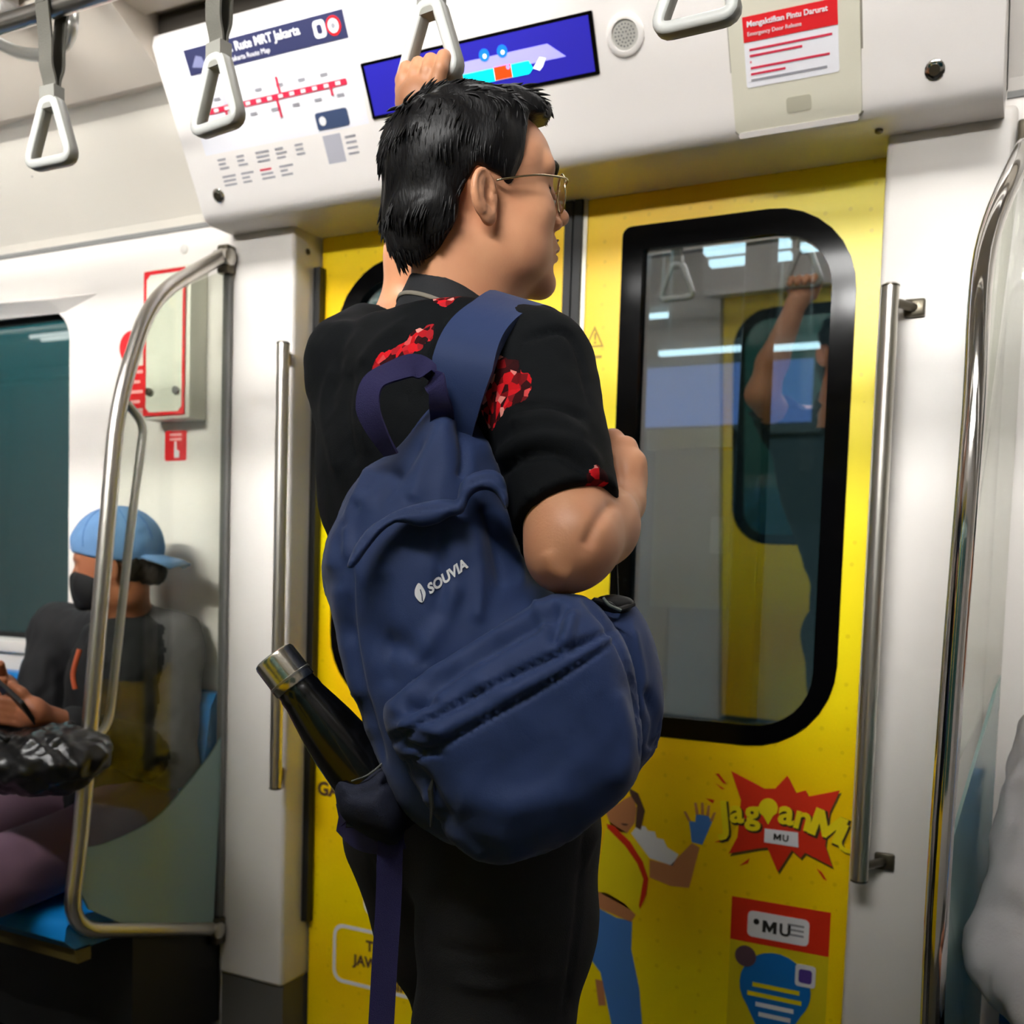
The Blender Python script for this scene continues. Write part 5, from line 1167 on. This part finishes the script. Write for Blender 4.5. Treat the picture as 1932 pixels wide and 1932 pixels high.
# cap worn backwards
CAPM = mat('denim_blue_cap', (108, 150, 198), .8, bump=.35, bscale=400, var=.12, vscale=40)
def caps(P):
    d = s_ell(P, L2((-.008, 0, .052)), (.112, .088, .098), FM); q = (P-L2((0, 0, .022)).astype(np.float32))
    z = q@FU.astype(np.float32); x = q@FH.astype(np.float32); y = q@FL.astype(np.float32)
    d = smax(d, -(z-.03*(x/.1)), .006)
    hole = s_ell(P, L2((.105, 0, .058)), (.05, .040, .026), FM)                     # opening above the strap
    d = smax(d, -hole, .006)
    d = smin(d, s_ell(P, L2((-.008, 0, .146)), (.010, .010, .007), FM), .004)
    return d
V, Q = sdf_mesh(caps, *bounds([HC-.17, HC+.19], 0), .004); V = V+normals_of(V, Q)*(vnoise(V, 14, 4)*.0014)[:, None]; cp = qmesh('cap', V, Q, CAPM, pas)
bs = []
for i in range(9):
    a = -1.0+2.0*i/8
    for j, rr in enumerate((.095, .125, .155, .172)): bs.append(L2((-rr*math.cos(a*.62), math.sin(a)*(.082+.0*j), .022-.012*j-.016*(1-math.cos(a)) )))
Fc = [(i*4+j, i*4+j+1, (i+1)*4+j+1, (i+1)*4+j) for i in range(8) for j in range(3)]
br_ = pyd('brim', bs, Fc, CAPM, cp, True); md = br_.modifiers.new('t', 'SOLIDIFY'); md.thickness = .004
for k in range(6):
    a = math.pi*k/6; pts = [L2((-.008+.113*math.cos(t)*math.cos(a), .089*math.cos(t)*math.sin(a), .052+.0985*math.sin(t))) for t in np.linspace(.05, math.pi-.05, 18)]
    pts = [p for p in pts if np.dot(p-L2((.105, 0, .058)), FH) < -.02 or k]
    if len(pts) > 3: V, Fc = tube_data(pts, .0009, 5); pyd('seam', V, Fc, mat('cap_stitch', (70, 118, 180), .8), cp)
# hair under the cap, mask
def hair2(P):
    d = s_ell(P, L2((-.028, 0, .012)), (.075, .078, .065), FM); d = smin(d, s_ell(P, L2((-.088, .01, -.022)), (.030, .034, .032), FM), .02)
    x = (P-HC.astype(np.float32))@FH.astype(np.float32); return smax(d, x+.030, .006)
V, Q = sdf_mesh(hair2, *bounds([HC-.15, HC+.13], 0), .004); V = V+normals_of(V, Q)*(vnoise(V, 40, 9)*.002)[:, None]; qmesh('hair', V, Q, mat('dark_brown_hair', (34, 24, 16), .5, bump=.4, bscale=300), pas)
def mask_s(P):
    d = s_ell(P, L2((.052, 0, -.038)), (.060, .066, .062), FM); d = smin(d, s_cone(P, L2((.103, 0, -.012)), L2((.100, 0, -.075)), .014, .016), .02)
    q = P-HC.astype(np.float32); z = q@FU.astype(np.float32); x = q@FH.astype(np.float32); d = smax(d, z-.006-(x-.06)*.25, .004); return smax(d, .022-x-np.abs(z+.04)*.25, .004)
V, Q = sdf_mesh(mask_s, *bounds([HC-.16, HC+.16], 0), .004); mk = qmesh('face_mask', V, Q, mat('mask_black', (12, 12, 14), .8, bump=.2, bscale=300), pas)
for s in (-1, 1):
    V, Fc = tube_data(catmull([L2((.03, s*.066, -.012)), L2((.0, s*.078, .010)), L2((-.018, s*.082, .016))], 4), .0018, 6); pyd('ear_loop', V, Fc, MATS['mask_black'], mk, True)
# jacket: left half charcoal, with black T-shirt front
PB = np.stack([PF, PLf, [0, 0, 1.]])
def jacket(P):
    d = s_ell(P, Tf+np.array([0, 0, -.01]), (.122, .185, .235), PB); d = smin(d, s_cone(P, rsh, lsh, .070, .072), .06)
    d = smin(d, s_cone(P, Tf+np.array([0, 0, -.10]), Tf+np.array([0, 0, -.32])+PF*.02, .135, .14), .06)
    d = smin(d, chain(P, None, [lsh, lel, lel*.25+lha*.75], [.074, .062, .046], .03), .03); d = smin(d, chain(P, None, [rsh, rel, rel*.25+rha*.75], [.070, .060, .046], .03), .03)
    d = smin(d, s_ell(P, lsh+np.array([.0, 0, .055])-PLf*.02, (.06, .06, .03)), .03)   # hood roll
    op = s_cone(P, Tf+PF*.17+np.array([0, 0, .34]), Tf+PF*.20+np.array([0, 0, -.34]), .115, .05)
    return smax(d, -op, .02)
V, Q = sdf_mesh(jacket, *bounds([Tf-np.array([.24, .24, .45]), Tf+.25, lel, rel, lha, rha], .1), .0062); V = V+normals_of(V, Q)*(vnoise(V, 8, 2)*.004+vnoise(V, 20, 6)*.0018)[:, None]
jk = qmesh('jacket', V, Q, mat('jacket_black', (24, 24, 27), .8), pas); jk.data.materials.append(mat('jacket_charcoal', (98, 96, 98), .8, bump=.2, bscale=300))
_fc = V[Q].mean(1).astype(np.float32); _g = (np.minimum(s_cone(_fc, lsh, lel, .088, .082), s_cone(_fc, lsh+np.array([0, 0, .06]), lsh-PLf*.06+np.array([0, 0, .05]), .07, .06)) < 0)
jk.data.polygons.foreach_set('material_index', _g.astype(np.int32))

def tee(P): return smin(s_ell(P, Tf+PF*.02, (.108, .15, .2), PB), s_cone(P, Tf+PF*.02, Tf+np.array([0, 0, -.33])+PF*.04, .11, .12), .05)
V, Q = sdf_mesh(lambda P: smax(tee(P), P[:, 2]-(Tf[2]+.155), .01), *bounds([Tf-.3, Tf+.25], .05), .008); V = V+normals_of(V, Q)*(vnoise(V, 9, 12)*.003)[:, None]; te = qmesh('t_shirt', V, Q, mat('tee_black', (16, 16, 18), .85), pas)
V, Fc = tube_data(catmull([S(150, 1225, 1.72), S(138, 1270, 1.71), S(142, 1300, 1.71)], 4), .006, 8); pyd('orange_cord', V, Fc, mat('cord_orange', (206, 92, 50), .6), pas)
# trousers, shoes
hipL = S(262, 1545, 1.86); hipL[0] = min(hipL[0], -1.945); hipR = hipL+np.array([-.20, 0, .01])
kneL, kneR = np.array([hipL[0]-.05, 1.30, .47]), np.array([hipR[0]-.12, 1.32, .47])
def trou(P):
    d = s_ell(P, (hipL+hipR)/2+np.array([0, .05, .03]), (.14, .19, .12), PB)
    for a, b in ((hipL, kneL), (hipR, kneR)): d = smin(d, chain(P, None, [a, b, b+np.array([.0, .05, -.37])], [.098, .078, .055], .03), .03)
    return d
V, Q = sdf_mesh(trou, *bounds([hipL, hipR, kneL, kneR, kneL-np.array([0, 0, .42]), hipR+np.array([-.15, .2, .1])], .12), .008); V = V+normals_of(V, Q)*(vnoise(V, 7, 15)*.004)[:, None]
qmesh('trousers', V, Q, mat('mauve_cotton', (112, 84, 102), .85, bump=.2, bscale=300), pas)
for b in (kneL, kneR):
    c = np.array([b[0], b[1]+.03, 0]); fn = lambda P, c=c: smax(smin(s_ell(P, c+np.array([0, -.05, .04]), (.048, .14, .05)), s_cone(P, c+np.array([0, .02, .05]), c+np.array([0, .02, .11]), .045, .05), .03), .004-P[:, 2], .004)
    V, Q = sdf_mesh(fn, c-np.array([.12, .26, .02]), c+np.array([.12, .2, .2]), .01); qmesh('shoe', V, Q, BLACKR, pas)
# phone held in both hands
ph = empty('phone', S(24, 1318, 1.52), 'dark phone held in the seated passenger hands', 'phone')
pc = S(22, 1322, 1.50); pn = nrm(np.array([.35, .75, .55])); pu = nrm(np.cross(pn, [1, .2, 0])); pv = np.cross(pn, pu)
prism('case', [pc+pu*a+pv*b for a, b in rrect(-.036, -.075, .036, .075, .008, 4)], pn, .009, BLACKR, ph); prism('display', [pc+pn*.0092+pu*a+pv*b for a, b in rrect(-.033, -.070, .033, .070, .006, 4)], pn, .0006, BLACKF, ph)
# shiny black padded bag on the lap
lb = empty('lap_bag', S(60, 1440, 1.5), 'shiny black padded bag lying on the seated passenger lap', 'bag')
lc = S(35, 1435, 1.50)
def lap(P):
    d = s_ell(P, lc, (.19, .10, .065)); d = smin(d, s_ell(P, lc+np.array([.10, .03, .02]), (.10, .09, .06)), .03); d = smin(d, s_ell(P, lc+np.array([-.10, -.02, .03]), (.10, .09, .06)), .03); return d
V, Q = sdf_mesh(lap, *bounds([lc-np.array([.25, .16, .12]), lc+np.array([.26, .17, .14])], 0), .006); V = V+normals_of(V, Q)*(np.abs(vnoise(V, 9, 31))*.012+vnoise(V, 22, 33)*.004)[:, None]
qmesh('padded_body', V, Q, mat('black_puffer', (14, 14, 16), .3, spec=.6, bump=.3, bscale=60), lb)
V, Fc = tube_data(catmull([lc+np.array([-.08, -.06, .05]), lc+np.array([-.02, -.09, .09]), lc+np.array([.06, -.07, .06])], 6), .007, 8); pyd('carry_strap', V, Fc, BLACKR, lb, True)

# ================================================================ PASSENGER AT THE RIGHT EDGE
pr2 = empty('person', (.245, 1.72, .42), 'seated passenger in a white shirt and dark trousers cut off by the right edge', 'person')
c2 = np.array([.245, 1.80, .76])
def rbody(P):
    d = s_ell(P, c2+np.array([0, -.02, .47]), (.075, .095, .115)); d = smin(d, s_cone(P, c2+np.array([0, 0, .38]), c2+np.array([0, .02, .2]), .055, .065), .03); d = smin(d, s_ell(P, c2, (.15, .10, .26)), .04)
    d = smin(d, s_ell(P, c2+np.array([0, -.115, .45]), (.014, .022, .02)), .012)
    for s in (-1, 1): d = smin(d, s_ell(P, c2+np.array([s*.078, 0, .455]), (.01, .018, .03)), .006)
    for s in (-1, 1):
        h_ = c2+np.array([s*.07, -.42, -.19]); d = smin(d, s_cone(P, c2+np.array([s*.17, -.20, -.17]), h_, .038, .028), .02); d = smin(d, s_ell(P, h_+np.array([0, -.03, 0]), (.034, .045, .026)), .012)
        for k in range(4): b = h_+np.array([-.024+.016*k, -.06, 0]); d = smin(d, chain(P, None, [b, b+np.array([0, -.035, -.004]), b+np.array([0, -.055, -.018])], [.010, .009, .008], .004), .004)
    return d
V, Q = sdf_mesh(rbody, c2-np.array([.3, .6, .35]), c2+np.array([.3, .2, .65]), .007); qmesh('body', V, Q, SKIN2, pr2)
def rhair(P): return smax(s_ell(P, c2+np.array([0, 0, .505]), (.085, .10, .10)), -s_ell(P, c2+np.array([0, -.10, .44]), (.08, .07, .10)), .01)
V, Q = sdf_mesh(rhair, c2+np.array([-.12, -.14, .36]), c2+np.array([.12, .14, .64]), .006); qmesh('hair', V, Q, HAIR, pr2)
def rshirt(P):
    d = s_ell(P, c2+np.array([0, 0, -.02]), (.185, .135, .30)); d = smin(d, s_cone(P, c2+np.array([-.17, 0, .20]), c2+np.array([.17, 0, .20]), .075, .075), .06); d = smin(d, s_ell(P, c2+np.array([0, -.02, -.25]), (.19, .15, .12)), .05)
    for s in (-1, 1): d = smin(d, chain(P, None, [c2+np.array([s*.18, 0, .19]), c2+np.array([s*.235, -.06, -.12]), c2+np.array([s*.14, -.26, -.18])], [.078, .070, .058], .03), .03)
    return smax(d, P[:, 2]-(c2[2]+.30), .01)
V, Q = sdf_mesh(rshirt, c2-np.array([.36, .4, .42]), c2+np.array([.36, .22, .35]), .0065); V = V+normals_of(V, Q)*(vnoise(V, 8, 41)*.006+vnoise(V, 18, 43)*.003)[:, None]; qmesh('shirt', V, Q, mat('white_cotton', (188, 184, 186), .85, bump=.2, bscale=200), pr2)
def rtr(P):
    d = s_ell(P, c2+np.array([0, 0, -.28]), (.19, .15, .10))
    for s in (-1, 1): d = smin(d, chain(P, None, [c2+np.array([s*.09, -.03, -.27]), c2+np.array([s*.10, -.46, -.29]), np.array([c2[0]+s*.10, c2[1]-.44, .08])], [.092, .075, .052], .03), .03)
    return d
V, Q = sdf_mesh(rtr, np.array([c2[0]-.3, c2[1]-.65, .02]), c2+np.array([.3, .22, -.12]), .008); V = V+normals_of(V, Q)*(vnoise(V, 7, 51)*.004)[:, None]; qmesh('trousers', V, Q, JEAN, pr2)
for s in (-1, 1):
    c = np.array([c2[0]+s*.10, c2[1]-.46, 0]); fn = lambda P, c=c: smax(smin(s_ell(P, c+np.array([0, -.05, .04]), (.048, .14, .05)), s_cone(P, c+np.array([0, .02, .05]), c+np.array([0, .02, .11]), .045, .05), .03), .004-P[:, 2], .004)
    V, Q = sdf_mesh(fn, c-np.array([.12, .26, .02]), c+np.array([.12, .2, .2]), .01); qmesh('shoe', V, Q, BLACKR, pr2)

# ================================================================ STATION OUTSIDE THE DOOR WINDOWS
PLAT = mat('platform_tile', (190, 200, 202), .35); PWALL = mat('station_wall', (92, 112, 118), .6); PSD = mat('screen_door_grey', (118, 126, 126), .4, .3)
struct(box('platform_floor', (X0, 2.34, -.08), (X1, 6.4, 0), PLAT)); struct(box('station_wall', (X0-1, 6.4, -.1), (X1+1, 6.5, 3.6), PWALL)); struct(box('station_ceiling', (X0, 2.5, 3.0), (X1, 6.4, 3.08), mat('station_ceiling_dark', (40, 46, 50), .7)))
LED = mat('outside_led', (222, 240, 255), .4, emis=4.0)
for k, (y_, pxa, pxb, pya) in enumerate(((3.3, 1330, 1490, 482), (3.55, 1340, 1492, 504), (3.3, 1512, 1580, 474), (4.6, 1245, 1438, 672), (4.6, 1452, 1545, 662), (5.2, 1190, 1262, 604), (3.3, 700, 1000, 500))):  # first three strips are added, standing in for mirrored ceiling tubes
    a, b = WY(pxa, pya, y_), WY(pxb, pya, y_); z_ = a[2]; a, b = a[0], b[0]
    t = empty('outside_strip', ((a+b)/2, y_, z_), 'strip light outside the door, ' + ('upper strip added in place of mirrored ceiling tubes', 'second strip added in place of mirrored ceiling tubes', 'short strip added for mirrored ceiling tubes at the top right corner', 'long thin strip across the middle of the window', 'short strip right of the raised arm reflection', 'short strip at the left edge of the window', 'strip outside the left leaf behind the man')[k], 'strip light', 'platform strip lights')
    box('strip', (a, y_-.02, z_), (b, y_+.02, z_+.02), LED, t); box('holder', (a, y_-.03, z_+.02), (b, y_+.03, z_+.05), PSD, t)
    for x in (a+.04, b-.04): tube('hanger', [(x, y_, z_+.05), (x, y_, 3.0)], .006, PSD, t, 8)
t = empty('advert_lightbox', (-2.0, 6.37, 1.3), 'blue backlit advertising panel on the far platform wall', 'lightbox')
_a, _b = WY(1150, 700, 6.33), WY(1530, 795, 6.33)
box('frame', (_a[0]-.06, 6.34, _b[2]-.06), (_b[0]+.06, 6.4, _a[2]+.06), PSD, t); box('panel', (_a[0], 6.325, _b[2]), (_b[0], 6.345, _a[2]), mat('lightbox_blue', (120, 150, 226), .4, emis=.8), t)
for i, xp in enumerate((float(WY(1150, 1000, 2.64)[0]), float(WY(1392, 1000, 2.64)[0]))):
    t = empty('platform_post', (xp, 2.76, 0), 'grey platform edge post outside the %s of the door' % ('middle', 'right part')[i], 'post')
    box('post', (xp-.035, 2.72, 0), (xp+.035, 2.80, 2.2), mat('post_dark', (46, 56, 60), .4), t, .006, 1); box('base', (xp-.06, 2.70, 0), (xp+.06, 2.82, .05), PSD, t)
t = empty('platform_barrier', (-.95, 2.72, 0), 'half height grey platform barrier outside the door', 'barrier')
_p, _q = WY(1240, 850, 2.65), WY(1372, 1150, 2.65)
box('panel', (_p[0], 2.64, _q[2]), (_q[0], 2.66, _p[2]), mat('barrier_glass_grey', (168, 176, 172), .3), t); box('cap_rail', (_p[0]-.02, 2.62, _p[2]), (_q[0], 2.67, _p[2]+.05), STEEL, t); box('foot', (_p[0], 2.63, 0), (_p[0]+.05, 2.66, _q[2]), PSD, t); _p, _q = WY(1342, 975, 2.63), WY(1362, 1045, 2.63); box('notice', (_p[0], 2.628, _q[2]), (_q[0], 2.641, _p[2]), PRINTW, t)
struct(box('tunnel_wall_far', (X0, 3.5, -.5), (-2.3, 3.55, 3.2), mat('tunnel_teal', (70, 124, 126), .7)))
for (x_, y_, z_, e_, sx, sy) in ((-1.6, 4.4, 2.95, 45, 3.0, 1.2), (-4.0, 2.9, 2.98, 70, 3.0, .3), (-1.0, YF-.75, 2.6, 14, 3.0, .3)):  # platform light, then two unseen lamps added to brighten the tunnel walls
    ld = bpy.data.lights.new('outside_fill', 'AREA'); ld.shape = 'RECTANGLE'; ld.size = sx; ld.size_y = sy; ld.energy = e_; ld.color = (.86, .95, 1)
    lo = bpy.data.objects.new('outside_fill', ld); COL.objects.link(lo); lo.location = (x_, y_, z_)
